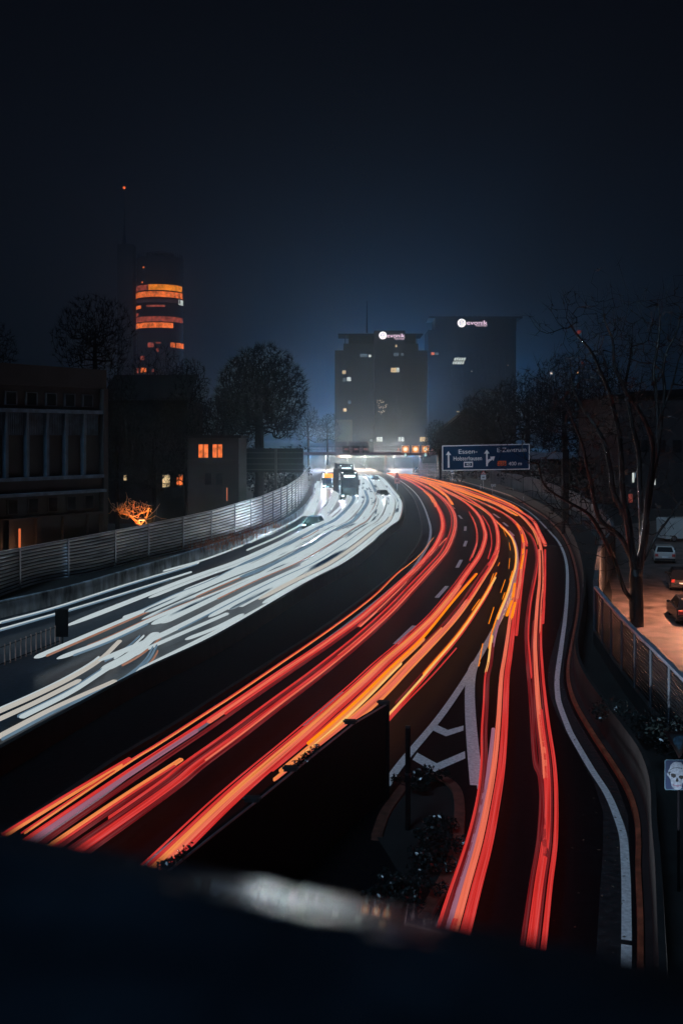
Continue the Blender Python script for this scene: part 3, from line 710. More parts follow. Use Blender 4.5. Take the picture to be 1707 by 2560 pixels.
# the bright mass further up: streams that follow the bend of the median wall
mp = resample(flat(median_top, .62), 160)
seg = lambda k, a, b: [p for p, i in zip(offset(mp, -k), range(160)) if a <= i / 159 <= b]
def frac_of(px, py):
    g = G(px, py, .62); return min(range(160), key=lambda i: (mp[i] - g).length) / 159
rr = random.Random(21)
f0 = frac_of(700, 1496)
mass = []
for k in np.arange(.55, 9.4, .47):
    a = f0 + rr.uniform(-.10, .05) + (.02 if k < 3 else 0.05)
    while a < .96:
        ln = rr.uniform(.25, .65); b_ = min(1, a + ln)
        mass.append((k + rr.uniform(-.08, .08), a, b_, rr.uniform(.30, .62))); a = b_ + rr.choice([0, 0, .004, .012])
for k, a, b_, wv in mass:
    p = seg(k, a, b_)
    if len(p) < 2: continue
    if any(abs(q.x - (-13.7)) < 1.6 and 128 < q.y < 190 for q in p): pass
    trail('broad white headlight trail merging into the dazzling stream on the bend', 'merging headlight trails on the bend', None,
          [(0, wv, rr.choice([T_MASS] * 8 + [T_WHI] * 4 + [T_WRM, T_BLU]), 0, 1, .1), *([(wv / 2 + .05, .05, rr.choice([T_BLU, T_GLO]), .1, .9, .08)] if rr.random() < .25 else [])], world=[q + Vector((0, 0, dz)) for dz in [rr.uniform(-.14, .14)] for q in p], round_=rr.choice([2.5, 5, 9]))
# ------------------------------------------------------------------ vehicles (front towards +Y)
def lamp(name, parent, loc, power, col, kind='SPOT', spot=110, blend=.6, size=.15, aim=None):
    d = bpy.data.lights.new(name, kind); d.energy = power; d.color = col; d.shadow_soft_size = size
    if kind == 'SPOT': d.spot_size = R(spot); d.spot_blend = blend
    o = bpy.data.objects.new(name, d); COL.objects.link(o); o.location = loc
    if aim is not None: o.rotation_euler = (-Vector(aim)).to_track_quat('Z', 'Y').to_euler()
    if parent is not None: o.parent = parent
    return o
def wheel(parent, x, y, r=.32, wd=.22):
    t = MB(); n = 20
    t.tube([(x - wd / 2, y, r), (x - wd / 2 + .03, y, r), (x + wd / 2 - .03, y, r), (x + wd / 2, y, r)], [r * .9, r, r, r * .9], n)
    w_ = t.build('wheel', m_rubber, parent, world=False)
    s = 1 if x > 0 else -1
    MB().tube([(x + s * wd * .3, y, r), (x + s * (wd / 2 + .012), y, r)], [r * .68, r * .6], 14).build('rim', m_rim, w_, world=False)
def car(label, loc, rz, paint, group, lights=None, tall=1.0, L=4.3, W=1.78):
    t = thing('car', label, 'car', loc, rz, group)
    h = L / 2
    sil = [(-h, .28), (-h - .02, .55), (-h + .05, .80), (-h + .22, .93 * tall), (h - 1.35, .95 * tall), (h - .25, .78), (h, .58), (h + .02, .32), (h - .1, .22), (-h + .1, .22)]
    b = MB(); xs = [(-W / 2, .94), (-W / 2 + .10, 1), (W / 2 - .10, 1), (W / 2, .94)]
    n = len(sil); base = 0
    for x, k in xs:
        for y, z in sil: b.v.append(Vector((x, y * k, .22 + (z - .22) * k)))
    for i in range(3):
        for j in range(n):
            q = (j + 1) % n
            b.face((i * n + j, (i + 1) * n + j, (i + 1) * n + q, i * n + q))
    b.face(list(range(n))); b.face([3 * n + j for j in reversed(range(n))])
    # cabin shell
    z0, z1 = .92 * tall, 1.47 * tall
    bt = [(-W / 2 + .06, -h + .2), (W / 2 - .06, -h + .2), (W / 2 - .06, h - 1.25), (-W / 2 + .06, h - 1.25)]
    tp = [(-W / 2 + .24, -h + .55), (W / 2 - .24, -h + .55), (W / 2 - .24, h - 2.0), (-W / 2 + .24, h - 2.0)]
    k = len(b.v)
    b.v += [Vector((x, y, z0)) for x, y in bt] + [Vector((x, y, z1 - .04)) for x, y in tp] + [Vector((x * .9, y * .95, z1)) for x, y in tp]
    for i in range(4):
        j = (i + 1) % 4
        b.face((k + i, k + j, k + 4 + j, k + 4 + i)); b.face((k + 4 + i, k + 4 + j, k + 8 + j, k + 8 + i))
    b.face((k + 8, k + 9, k + 10, k + 11))
    b.build('body', paint, t, world=False)
    def pane(i, name):
        j = (i + 1) % 4
        A, B = Vector((*bt[i], z0)), Vector((*bt[j], z0)); C, D = Vector((*tp[j], z1 - .04)), Vector((*tp[i], z1 - .04))
        nrm = (B - A).cross(D - A).normalized()
        def q(u, v): return (A.lerp(B, u)).lerp(D.lerp(C, u), v) + nrm * .012
        m = MB(); m.prism([q(.07, .12), q(.93, .12), q(.93, .9), q(.07, .9)], nrm * .01); m.build(name, m_glass, t, world=False)
    for i, nm in enumerate(('rear_window', 'side_window', 'windscreen', 'side_window')): pane(i, nm)
    for x in (-W / 2 + .13, W / 2 - .13):
        for y in (-h + .8, h - .85): wheel(t, x, y)
    for s in (-1, 1):
        MB().box(s * (W / 2 - .30) - .19, s * (W / 2 - .30) + .19, h - .08, h + .035, .55, .70).build('headlight', E_LAMP if lights else m_rim, t, world=False)
        MB().box(s * (W / 2 - .20) - .13, s * (W / 2 - .20) + .13, -h - .04, -h + .08, .62, .84).build('tail_light', m_signred, t, world=False)
        MB().ball((s * (W / 2 + .09), h - 1.5, .98 * tall), .11, 8, 6, (1, .6, .7)).build('mirror', m_blackpl, t, world=False, smooth_=True)
    MB().box(-.26, .26, -h - .045, -h - .02, .52, .63).build('number_plate', m_signwhite, t, world=False)
    MB().box(-W / 2 + .05, W / 2 - .05, -h - .06, -h + .1, .30, .46).build('bumper', m_blackpl, t, world=False)
    if lights:
        for s in (-1, 1): lamp('headlight_beam', t, (s * (W / 2 - .3), h + .12, .62), lights, (.85, .95, 1.0), aim=(0, 1, -.05), spot=80)
    return t
p_silver = M('silver_paint', (.55, .5, .47), .3, metal=.3, var=.04, coat=.6)
p_dark = M('black_paint', (.012, .013, .016), .18, var=.05, coat=1.0)
p_grey = M('grey_paint', (.12, .12, .13), .25, var=.05, coat=.8)
p_white = M('white_paint', (.6, .58, .56), .35, var=.04, coat=.5)
PG = 'cars parked along the street on the right'
def at(px, py): q = G(px, py); return (q.x, q.y, 0)
car('silver parked hatchback showing its rear, farthest of the parked cars', at(1657, 1402), R(-14), p_silver, PG)
car('black parked car in the middle of the row, half in its own shadow', at(1700, 1468), R(-14), p_dark, PG)
car('nearest parked car, a black outline at the right edge of the photo', at(1716, 1548), R(-10), p_dark, PG)
CG = 'cars in the oncoming stream'
car('dark oncoming car in the slow lane behind the short lone trail', at(783, 1322), R(168), p_dark, CG, lights=2600)
car('dark oncoming car beside the median wall on the bend', at(958, 1246), R(192), p_dark, CG, lights=2000)
car('small oncoming car farthest back beside the median wall, near the warning sign', at(938, 1206), R(184), p_grey, CG, lights=2000)
UG = 'unseen cars added under the bridge for their beams'  # out-of-view cars added so their beams brighten the blue sign
for l, q, rz in (('unseen car added under the bridge in the second red lane to light the blue sign', (-4.4, 1.0, 0), R(-17)), ('unseen car added under the bridge in the exit lane to light the blue sign', (4.6, 2.0, 0), R(2))):
    c_ = car(l, q, rz, p_grey, UG, lights=1)
    for o in c_.children:
        if o.type == 'LIGHT':
            o.data.energy = 42000; o.data.spot_size = R(8.5); o.data.spot_blend = .8; o.data.color = (.8, .9, 1)
            o.rotation_euler = (-Vector((.08 if rz > 0 else .16, 1, .06))).to_track_quat('Z', 'Y').to_euler()
# van
q = at(1712, 1352)
t = thing('van', 'pale panel van parked across the street behind the silver hatchback', 'van', q, R(-80))
b = MB(); b.prism([(-1, -2.7, .35), (-1, -2.75, 2.3), (-1, -2.6, 2.45), (-1, 1.1, 2.45), (-1, 1.9, 1.45), (-1, 2.6, 1.15), (-1, 2.7, .4)], (2, 0, 0)); b.build('body', p_white, t, world=False)
for s in (-1, 1):
    MB().prism([(s * 1.005, .6, 1.5), (s * 1.005, .6, 2.2), (s * 1.005, 1.05, 2.2), (s * 1.005, 1.65, 1.5)], (s * .01, 0, 0)).build('side_window', m_glass, t, world=False)
    MB().box(s * .75 - .15, s * .75 + .15, 2.6, 2.72, .75, .95).build('headlight', m_rim, t, world=False)
MB().prism([(-.85, 1.20, 2.36), (.85, 1.20, 2.36), (.9, 1.86, 1.52), (-.9, 1.86, 1.52)], (0, .02, .02)).build('windscreen', m_glass, t, world=False)
for x in (-.9, .9):
    for y in (-1.8, 1.7): wheel(t, x, y, .36)
# trucks
def truck(label, loc, rz, s, power):
    t = thing('truck', label, 'truck', loc, rz, 'trucks in the oncoming lanes'); W = 2.5 * s; H = 3.7 * s
    b = MB(); b.prism([(-W / 2, -2.2 * s, .45), (-W / 2, -2.2 * s, H), (-W / 2, -1.2 * s, H), (-W / 2, -.25 * s, H * .84), (-W / 2, 0, H * .52), (-W / 2, .05, .45)], (W, 0, 0)); b.build('cab', p_dark, t, world=False)
    MB().box(-W / 2 - .03, W / 2 + .03, -11 * s, -2.35 * s, .95, 4.0 * s).build('trailer', M('tarpaulin', (.05, .055, .07), .7), t, world=False)
    z0, z1 = H * .55, H * .80; y0, y1 = .01, -.19 * s
    MB().prism([(-W * .45, y0, z0), (W * .45, y0, z0), (W * .45, y1, z1), (-W * .45, y1, z1)], (0, .03, .01)).build('windscreen', m_glass, t, world=False)
    MB().prism([(-W * .3, -.30 * s + .06, H * .855), (W * .3, -.30 * s + .06, H * .855), (W * .3, -.62 * s + .06, H * .915), (-W * .3, -.62 * s + .06, H * .915)], (0, .05, .03)).build('roof_sign', E_LAMP, t, world=False)
    MB().box(-W * .36, W * .36, .05, .1, .95, H * .46).build('grille', M('grille', (.02, .02, .022), .5), t, world=False)
    MB().box(-W / 2 - .02, W / 2 + .02, -.6, .14, .42, .92).build('bumper', m_blackpl, t, world=False)
    for e in (-1, 1):
        MB().box(e * W * .38 - .24, e * W * .38 + .24, .1, .17, .62, .86).build('headlight', E_LAMP, t, world=False)
        MB().box(e * (W / 2 + .16) - .13, e * (W / 2 + .16) + .13, -.5, -.3, H * .54, H * .76).build('mirror', m_blackpl, t, world=False)
        MB().box(e * W * .36 - .12, e * W * .36 + .12, -1.15 * s, -1.05 * s, H + .002, H + .12).build('marker_lamp', E_LAMP, t, world=False)
        for y in (-.9 * s, -8.2 * s, -9.5 * s): wheel(t, e * (W / 2 - .18), y, .5, .32)
        lamp('headlight_beam', t, (e * W * .38, .3, .74), power, (.85, .95, 1.0), aim=(0, 1, -.03), spot=70)
    return t
truck('big dark truck with a bright sign above its windscreen heading towards the viewer', at(874, 1250), R(186), 1.24, 2500)
truck('second truck half hidden behind the one with the bright sign', at(866, 1220), R(184), 1.25, 2000)
# bus
q = at(822, 1224)
t = thing('bus', 'oncoming bus with an orange destination display near the left wall', 'bus', q, R(180))
b = MB(); b.prism([(-1.27, -11.5, .35), (-1.27, -11.5, 3.2), (-1.27, -.25, 3.2), (-1.27, 0, 3.05), (-1.27, .08, .35)], (2.54, 0, 0)); b.build('body', p_dark, t, world=False)
MB().box(-1.12, 1.12, .05, .10, 1.2, 2.35).build('windscreen', m_glass, t, world=False)
MB().box(-1.0, 1.0, .02, .11, 2.45, 3.3).build('display', E_AMB, t, world=False)
for e in (-1, 1):
    MB().box(e * 1.12 - .1, e * 1.12 + .1, .02, .12, 2.45, 3.3).build('display_lamp', E_LAMP, t, world=False)
    MB().box(e * .95 - .22, e * .95 + .22, .07, .14, .62, .86).build('headlight', E_LAMP, t, world=False)
    MB().box(e * 1.42 - .1, e * 1.42 + .1, .1, .25, 1.9, 2.4).build('mirror', m_blackpl, t, world=False)
    for k in range(7): MB().box(e * 1.275 - .01, e * 1.275 + .01, -10.8 + k * 1.5, -9.5 + k * 1.5, 1.3, 2.6).build('side_window', m_glass, t, world=False)
    for y in (-2.4, -8.6): wheel(t, e * 1.12, y, .48, .28)
    lamp('headlight_beam', t, (e * .95, .25, .74), 3000, (.9, .97, 1.0), aim=(0, 1, -.03), spot=75)

# ------------------------------------------------------------------ lettering
def text(parent, s, u0, u1, v0, v1, fr, mat, name='lettering', thick=.01, bold=0.0):
    """word s fitted into the rectangle u0..u1, v0..v1 of the local frame fr(u, out, v)"""
    cu = bpy.data.curves.new('lettering_curve', 'FONT'); cu.body = s; cu.resolution_u = 4; cu.offset = bold
    ob = bpy.data.objects.new('lettering_curve', cu); COL.objects.link(ob)
    bpy.context.view_layer.update()
    me = bpy.data.meshes.new_from_object(ob.evaluated_get(bpy.context.evaluated_depsgraph_get()))
    bpy.data.objects.remove(ob)
    vs_ = [v.co.copy() for v in me.vertices]; fs = [tuple(p.vertices) for p in me.polygons]
    x0, x1 = min(v.x for v in vs_), max(v.x for v in vs_); y0, y1 = min(v.y for v in vs_), max(v.y for v in vs_)
    m = MB(); m.v = [fr(u0 + (v.x - x0) / (x1 - x0) * (u1 - u0), thick, v0 + (v.y - y0) / (y1 - y0) * (v1 - v0)) for v in vs_]
    for f in fs: m.face(f)
    return m.build(name, mat, parent)

# big blue sign
D0 = 110.0
bl, br, tr, tl = P(1105, 1177, D0), P(1323, 1173.5, D0), P(1323, 1109.5, D0), P(1104.5, 1114, D0)
t = thing('direction_sign', 'large blue motorway direction sign for Essen-Holsterhausen and E-Zentrum', 'road sign', (br.x + 4.4, D0, 0))
def SF(u, out, v):      # u, v in the sign's own pixels as read off the photo
    a = (u - 90) / 1370; b_ = (533 - v) / 396
    q = bl.lerp(br, a).lerp(tl.lerp(tr, a), b_); q.y -= out; return q
def srect(u0, u1, v0, v1, out, th, mat, name):
    MB().prism([SF(u0, out, v1), SF(u1, out, v1), SF(u1, out, v0), SF(u0, out, v0)], (0, th, 0)).build(name, mat, t)
srect(90, 1460, 137, 533, 0.0, .12, m_signblue, 'panel')
for a in ((90, 1460, 137, 150), (90, 1460, 520, 533), (90, 104, 150, 520), (1446, 1460, 150, 520)): srect(*a, .012, .009, m_signwhite, 'border')
def shape(pts, name, mat=m_signwhite, out=.012): MB().prism([SF(x, out, y) for x, y in pts], (0, .009, 0)).build(name, mat, t)
shape([(174, 486), (176, 285), (145, 288), (188, 226), (231, 288), (201, 285), (206, 486)], 'arrow')
shape([(778, 472), (778, 274), (746, 276), (789, 213), (832, 276), (803, 274), (803, 372), (855, 350), (838, 325), (917, 322), (893, 395), (880, 372), (832, 400), (805, 432), (803, 472)], 'arrow')
text(t, 'Essen-', 348, 640, 270, 203, SF, m_signwhite, thick=.02)
text(t, 'Holsterhausen', 268, 710, 377, 311, SF, m_signwhite, thick=.02)
text(t, 'E-Zentrum', 952, 1405, 257, 190, SF, m_signwhite, thick=.02)
text(t, '400 m', 1130, 1335, 467, 410, SF, m_signwhite, thick=.02)
for a in ((428, 570, 398, 408), (428, 570, 473, 483), (428, 440, 408, 473), (558, 570, 408, 473)): srect(*a, .012, .009, m_signwhite, 'number_frame')
shape([(440, 408), (558, 408), (545, 416), (453, 416)], 'number_frame'); shape([(453, 466), (545, 466), (558, 473), (440, 473)], 'number_frame')
text(t, '40', 464, 530, 460, 420, SF, m_signwhite, thick=.02)
srect(957, 1092, 393, 470, .012, .009, m_signorange, 'road_number')
text(t, '224', 974, 1076, 457, 408, SF, m_blackpl, thick=.022)
ab, at_ = P(1300, 1147, D0 + .4), P(1412, 1131, D0 + .4)
MB().box(ab.x, at_.x, D0 + .14, D0 + .7, ab.z, at_.z).build('arm', M('arm_steel', (.16, .2, .24), .5, metal=.3), t)
MB().box(at_.x - .35, at_.x + .35, D0 + .0, D0 + .7, 0, at_.z + .3).build('post', m_black, t)

# gantry
D1 = 291.0
gx = lambda px: (px - CX) / F * D1
gz = lambda py: HC - (py - HY) / F * D1
t = thing('sign_gantry', 'pinkish steel gantry with handrail spanning the motorway in the fog', 'gantry', (gx(964), D1, 0))
MB().box(gx(700), gx(1145), D1, D1 + .9, gz(1138), gz(1130)).build('beam', m_steel, t)
for px in (700, 964, 1052, 1140): MB().box(gx(px) - .38, gx(px) + .38, D1 + .1, D1 + .8, 0, gz(1138)).build('column', m_steel, t)
mb = MB()
for py in (1117, 1123): mb.tube([(gx(700), D1 + .1, gz(py)), (gx(1145), D1 + .1, gz(py))], .06, 5)
for k in range(25): mb.tube([(gx(702 + k * 18.3), D1 + .1, gz(1130)), (gx(702 + k * 18.3), D1 + .1, gz(1117))], .05, 5)
mb.build('handrail', m_darksteel, t)
def gsig(px, lit, lab):
    s = 1.18 if lit else 1.0
    c = Vector((gx(px), D1 - .3, gz(1123)))
    r_ = thing('gantry_signal', lab, 'traffic signal', c, group='square lane signals on the gantry')
    MB().box(c.x - s, c.x + s, c.y, c.y + .28, c.z - s, c.z + s).build('housing', M('signal_housing', (.05, .03, .035), .6) if not lit else E('signal_face', lin(196, 120, 84), .8), r_)
    U, V = Vector((1, 0, 0)), Vector((0, 0, 1))
    if lit:
        for a in ((-s, s, s - .12, s), (-s, s, -s, -s + .12), (-s, -s + .12, -s + .12, s - .12), (s - .12, s, -s + .12, s - .12)):
            MB().box(c.x + a[0], c.x + a[1], c.y - .03, c.y - .002, c.z + a[2], c.z + a[3]).build('frame', m_signwhite, r_)
        MB().disc(c + Vector((0, -.02, 0)), U, V, .86, 24, .52).build('ring', E('signal_ring', lin(255, 176, 96), 1.2), r_)
        MB().disc(c + Vector((0, -.025, 0)), U, V, .52, 20).build('face', E('signal_white', lin(255, 246, 226), 1.1), r_)
    else:
        for e in (-.28, .28): MB().disc(c + Vector((e, -.02, 0)), U, V, .30, 14, .17).build('dim_ring', E('signal_dim', lin(150, 92, 92), 1.0), r_)
for px, l in ((1013, 'lit square orange lane signal, leftmost of the lit three on the gantry'), (1038, 'lit square orange lane signal in the middle of the lit three'), (1063, 'lit square orange lane signal, rightmost of the three next to the blue sign')): gsig(px, True, l)
for px, l in ((865, 'dim square lane signal over the truck, leftmost of the dim three'), (889.5, 'dim square lane signal, middle one of the dim three'), (914, 'dim square lane signal, rightmost of the dim three')): gsig(px, False, l)
for px, l in ((1013, 'left white lane arrow hanging under the lit gantry signals'), (1063, 'right white lane arrow hanging under the lit gantry signals')):
    c = Vector((gx(px), D1 - .2, gz(1137))); r_ = thing('lane_arrow', l, 'signal', c)
    MB().prism([c + Vector(q) for q in ((-.18, 0, .5), (.18, 0, .5), (.18, 0, .05), (.45, 0, .05), (0, 0, -.5), (-.45, 0, .05), (-.18, 0, .05))], (0, .08, 0)).build('arrow', E('arrow_lamp', lin(190, 230, 226), 1.1), r_)
for px, l in ((996, 'small red-rimmed warning triangle left of the lit gantry signals'), (1080, 'small red-rimmed warning triangle right of the lit gantry signals')):
    c = Vector((gx(px), D1 - .15, gz(1124))); r_ = thing('warning_triangle', l, 'warning sign', c)
    MB().prism([c + Vector(q) for q in ((-.55, 0, -.45), (.55, 0, -.45), (0, 0, .55))], (0, .06, 0)).build('rim', m_signred, r_)
    MB().prism([c + Vector(q) for q in ((-.34, -.01, -.33), (.34, -.01, -.33), (0, -.01, .28))], (0, .009, 0)).build('face', E('triangle_face', lin(200, 170, 165), .9), r_)
    MB().box(c.x - .4, c.x + .4, c.y, c.y + .2, c.z + .62, c.z + .85).build('flasher', m_darksteel, r_)
for x0, x1, l in ((838, 867, 'left grey panel standing on top of the gantry'), (872, 922, 'right grey panel standing on top of the gantry')):
    o = MB().box(gx(x0), gx(x1), D1 + 2.2, D1 + 2.35, gz(1119), gz(1104)); t = thing('grey_board', l, 'sign panel', (gx(x0), D1 + 2.2, gz(1119)))
    o.build('panel', M('grey_panel', (.16, .15, .17), .6), t); MB().box(gx(x0) + .3, gx(x1) - .3, D1 + 2.36, D1 + 2.5, gz(1134), gz(1106)).build('frame', m_steel, t)

# small roadside signs
def warn(label, px, base_y, rimmat, facemat, ytop, ymid, ybot, hw):
    q = G(px, base_y); d = q.y; z = lambda y: HC - (y - HY) / F * d; w_ = hw / F * d
    t = thing('warning_sign', label, 'warning sign', q)
    MB().tube([q, Vector((q.x, d, z(ytop) - .1))], .05, 6).build('post', m_alupost, t)
    y = d - .07
    MB().prism([(q.x - w_, y, z(ymid)), (q.x + w_, y, z(ymid)), (q.x, y, z(ytop))], (0, .03, 0)).build('triangle', rimmat, t)
    MB().prism([(q.x - w_ * .62, y - .01, z(ymid) + w_ * .2), (q.x + w_ * .62, y - .01, z(ymid) + w_ * .2), (q.x, y - .01, z(ytop) - w_ * .45)], (0, .008, 0)).build('face', facemat, t)
    MB().box(q.x - w_ * .28, q.x + w_ * .28, y - .02, y - .012, z(ymid) + w_ * .32, z(ymid) + w_ * .55).build('symbol', m_blackpl, t)
    MB().box(q.x - w_ * .95, q.x + w_ * .95, y, y + .03, z(ybot), z(ymid + 1.2)).build('plate', facemat, t)
    MB().box(q.x - w_ * .45, q.x + w_ * .45, y - .01, y - .002, z((ybot + ymid) / 2 + 2), z((ybot + ymid) / 2 - .5)).build('symbol', m_blackpl, t)
m_pink = M('reddish_sign', (.55, .2, .2), .5)
warn('pinkish warning triangle over a square plate on the median near the gantry', 992.5, 1232, m_signred, m_pink, 1179.5, 1195, 1208.5, 7)
warn('white warning triangle over a white plate just below the blue road sign', 1207.5, 1222, m_signred, m_signwhite, 1176, 1185.5, 1199, 6.8)
def board(label, px, by, x0, x1, y0, y1, mat, kind):
    q = G(px, by); d = q.y; z = lambda y: HC - (y - HY) / F * d; X = lambda x: (x - CX) / F * d
    t = thing('guide_sign', label, 'road sign', q)
    MB().tube([q, Vector((q.x, d, z(y1)))], .06, 6).build('post', m_steel, t)
    MB().box(X(x0), X(x1), d - .12, d - .07, z(y1), z(y0)).build('plate', mat, t)
    if kind == 'arrow':
        MB().prism([(X(x0), d - .13, z(y1 - 1)), (X(x0), d - .13, z(y1 - 4)), (X(x1), d - .13, z(y0 + 1)), (X(x1), d - .13, z(y0 + 4))], (0, .008, 0)).build('stripe', m_signwhite if mat is m_signblue else m_signblue, t)
    else:
        for a in ((x0, x1, y0, y0 + .9), (x0, x1, y1 - .9, y1), (x0, x0 + .9, y0 + .9, y1 - .9), (x1 - .9, x1, y0 + .9, y1 - .9), (x0 + 3, x1 - 3, y0 + 2.2, y1 - 2.2)):
            MB().box(X(a[0]), X(a[1]), d - .135, d - .122, z(a[3]), z(a[2])).build('mark', m_signwhite, t)
board('small blue and white diagonal board at the lower left corner of the blue sign', 1129.5, 1210, 1125, 1134.5, 1176.5, 1185, m_signwhite, 'arrow')
board('blue and white diagonal guide board in front of the pale slatted barrier', 1040, 1184, 1036.5, 1044.5, 1167, 1181, m_signblue, 'arrow')
board('tiny blue plate beyond the barrier, right of the white warning triangle', 1230, 1234, 1227, 1238, 1210, 1216, m_signblue, 'plate')
board('tall dark board on a post between the bus lane and the oncoming road', 157, 1614, 139, 171, 1525, 1592, m_black, 'none') if False else None
q = G(157, 1612); d = q.y
t = thing('dark_board', 'tall dark board on a post at the end of the row of bars, left side', 'sign board', q)
z = lambda y: HC - (y - HY) / F * d; X = lambda x: (x - CX) / F * d
MB().box(X(139), X(171), d - .05, d + .05, z(1592), z(1525)).build('panel', m_black, t)
MB().tube([q, q + Vector((0, .1, z(1530)))], .05, 6).build('post', m_darksteel, t)
MB().box(X(137.5), X(172.5), d - .06, d + .06, z(1525), z(1523)).build('top_edge', m_darksteel, t)
# row of bars
A, B = G(-60, 1692), G(150, 1608)
t = thing('bar_railing', 'row of slim vertical bars with warm light in their colour at the lower left of the oncoming road', 'railing', G(75, 1638))
m_bar = M('bar_warm_light', (.8, .52, .42), .45, var=.3)  # warm light on the bars is put into this base colour
n = 17
for k in range(n):
    p = A.lerp(B, k / (n - 1)); MB().tube([p, p + Vector((0, 0, 1.02))], .035, 6).build('bar', m_bar, t)
MB().tube([A + Vector((0, .03, .12)), B + Vector((0, .03, .12))], .03, 6).build('rail', m_darksteel, t)
MB().tube([A + Vector((0, .03, .92)), B + Vector((0, .03, .92))], .02, 6).build('rail', m_darksteel, t)

# delineator posts behind the barrier
def delineator(px, by, label):
    q = G(px, by); t = thing('delineator', label, 'delineator post', q, R(-8), 'white delineator posts along the exit lane')
    b = MB(); b.prism([(-.06, -.05, 0), (.06, -.05, 0), (.045, .05, 0), (-.045, .05, 0)], (0, 0, .86)); k = len(b.v)
    b.v += [Vector(v) for v in ((-.06, -.05, .862), (.06, -.05, .862), (.045, .05, .862), (-.045, .05, .862), (-.06, -.05, .93), (.06, -.05, 1.0), (.045, .05, 1.0), (-.045, .05, .93))]
    for f in ((0, 1, 5, 4), (1, 2, 6, 5), (2, 3, 7, 6), (3, 0, 4, 7), (4, 5, 6, 7)): b.face([k + i for i in f])
    b.build('post', m_white, t, world=False)
    MB().prism([(-.063, -.053, .48), (.063, -.053, .56), (.063, -.053, .80), (-.063, -.053, .72)], (0, .004, 0)).build('black_band', m_blackpl, t, world=False)
    MB().box(-.022, .022, -.0575, -.054, .52, .76).build('reflector', m_signwhite, t, world=False)
delineator(1537, 1833, 'white delineator post nearest to the viewer, above the lower part of the barrier')
delineator(1458, 1496, 'white delineator post beside the far end of the slatted street fence')
delineator(1414, 1322, 'white delineator post left of the bare tree where the barrier bends')
delineator(1308, 1256, 'white delineator post below the right end of the blue road sign')
delineator(1201, 1222, 'farthest white delineator post, under the white warning triangle')

# sign post with stickered signs at the right edge
S0 = 24.0
zz = lambda y: HC - (y - HY) / F * S0
xx = lambda x: (x - CX) / F * S0
cx = xx(1697); t = thing('yield_sign', 'dim inverted triangle sign with a torn pale sticker above the skull sign', 'road sign', (cx, S0, 0))
MB().tube([(cx, S0 + .06, 0), (cx, S0 + .06, zz(1815))], .035, 8).build('post', m_black, t)
MB().prism([(xx(1659), S0, zz(1829)), (xx(1736), S0, zz(1829)), (xx(1697), S0, zz(1896))], (0, .02, 0)).build('triangle', M('dull_red', (.02, .007, .007), .6), t)
MB().prism([(xx(1671), S0 - .008, zz(1836)), (xx(1724), S0 - .008, zz(1836)), (xx(1697), S0 - .008, zz(1884))], (0, .006, 0)).build('face', M('dull_face', (.03, .035, .04), .6), t)
MB().prism([(xx(x), S0 - .014, zz(y)) for x, y in ((1682, 1845), (1690, 1840), (1702, 1839), (1710, 1842), (1705, 1850), (1703, 1860), (1699, 1872), (1695, 1874), (1691, 1866), (1684, 1861), (1681, 1853))][::-1], (0, .004, 0)).build('sticker', M('sticker_blue', (.06, .13, .19), .6, var=.5, scale=14), t)
t = thing('skull_sign', 'small dark blue square sign with a grinning skull in a cap', 'sign', (cx, S0 - .03, zz(1937)))
def rr_(x0, x1, y0, y1, out, mat, name, r=5):
    pts = []
    for (ax, ay, a0) in ((x1 - r, y0 + r, -90), (x1 - r, y1 - r, 0), (x0 + r, y1 - r, 90), (x0 + r, y0 + r, 180)):
        for k in range(5): a = R(a0 + k * 22.5); pts.append((xx(ax + r * math.cos(a)), S0 - out, zz(ay + r * math.sin(a))))
    MB().prism(pts[::-1], (0, .006, 0)).build(name, mat, t)
rr_(1659, 1735, 1898, 1974, .03, M('pale_edge', (.05, .10, .14), .5), 'border')
rr_(1661, 1733, 1900, 1972, .037, M('navy_face', (.006, .016, .05), .5), 'panel')
m_bone = M('bone_paint', (.16, .19, .24), .6, var=.35, scale=16); m_ink = M('ink', (.004, .004, .006), .6)
sk = lambda pts, mat, name, out: MB().prism([(xx(1600 + x / 10.69), S0 - out, zz(1790 + y / 10.69)) for x, y in pts][::-1], (0, .003, 0)).build(name, mat, t)
sk([(940, 1205), (860, 1225), (790, 1290), (760, 1400), (730, 1440), (720, 1480), (685, 1520), (700, 1570), (750, 1620), (790, 1690), (800, 1780), (820, 1860), (880, 1930), (960, 1965), (1040, 1950), (1080, 1900), (1090, 1800), (1130, 1740), (1180, 1680), (1200, 1560), (1190, 1400), (1150, 1300), (1060, 1225)], m_bone, 'skull', .042)
for pts in ([(790, 1530), (850, 1515), (920, 1540), (930, 1600), (880, 1640), (810, 1610)], [(1000, 1590), (1060, 1565), (1140, 1590), (1150, 1640), (1080, 1680), (1010, 1640)]): sk(pts, m_ink, 'eye_socket', .046)
sk([(960, 1625), (1000, 1700), (985, 1745), (925, 1730), (925, 1690)], m_ink, 'nose', .046)
sk([(845, 1805), (900, 1825), (980, 1830), (1065, 1815), (1065, 1850), (980, 1868), (900, 1860), (850, 1835)], M('mouth_red', (.10, .02, .05), .6), 'mouth', .046)
for k in range(5): sk([(880 + k * 36, 1822), (892 + k * 36, 1822), (892 + k * 36, 1862), (880 + k * 36, 1862)], m_bone, 'tooth', .050)
sk([(760, 1425), (840, 1375), (960, 1355), (1080, 1375), (1180, 1420), (1180, 1432), (1080, 1390), (960, 1368), (840, 1388), (765, 1440)], m_ink, 'cap_edge', .046)
sk([(700, 1500), (780, 1465), (790, 1500), (760, 1510), (780, 1560), (760, 1570), (735, 1515)], m_ink, 'crease', .046)

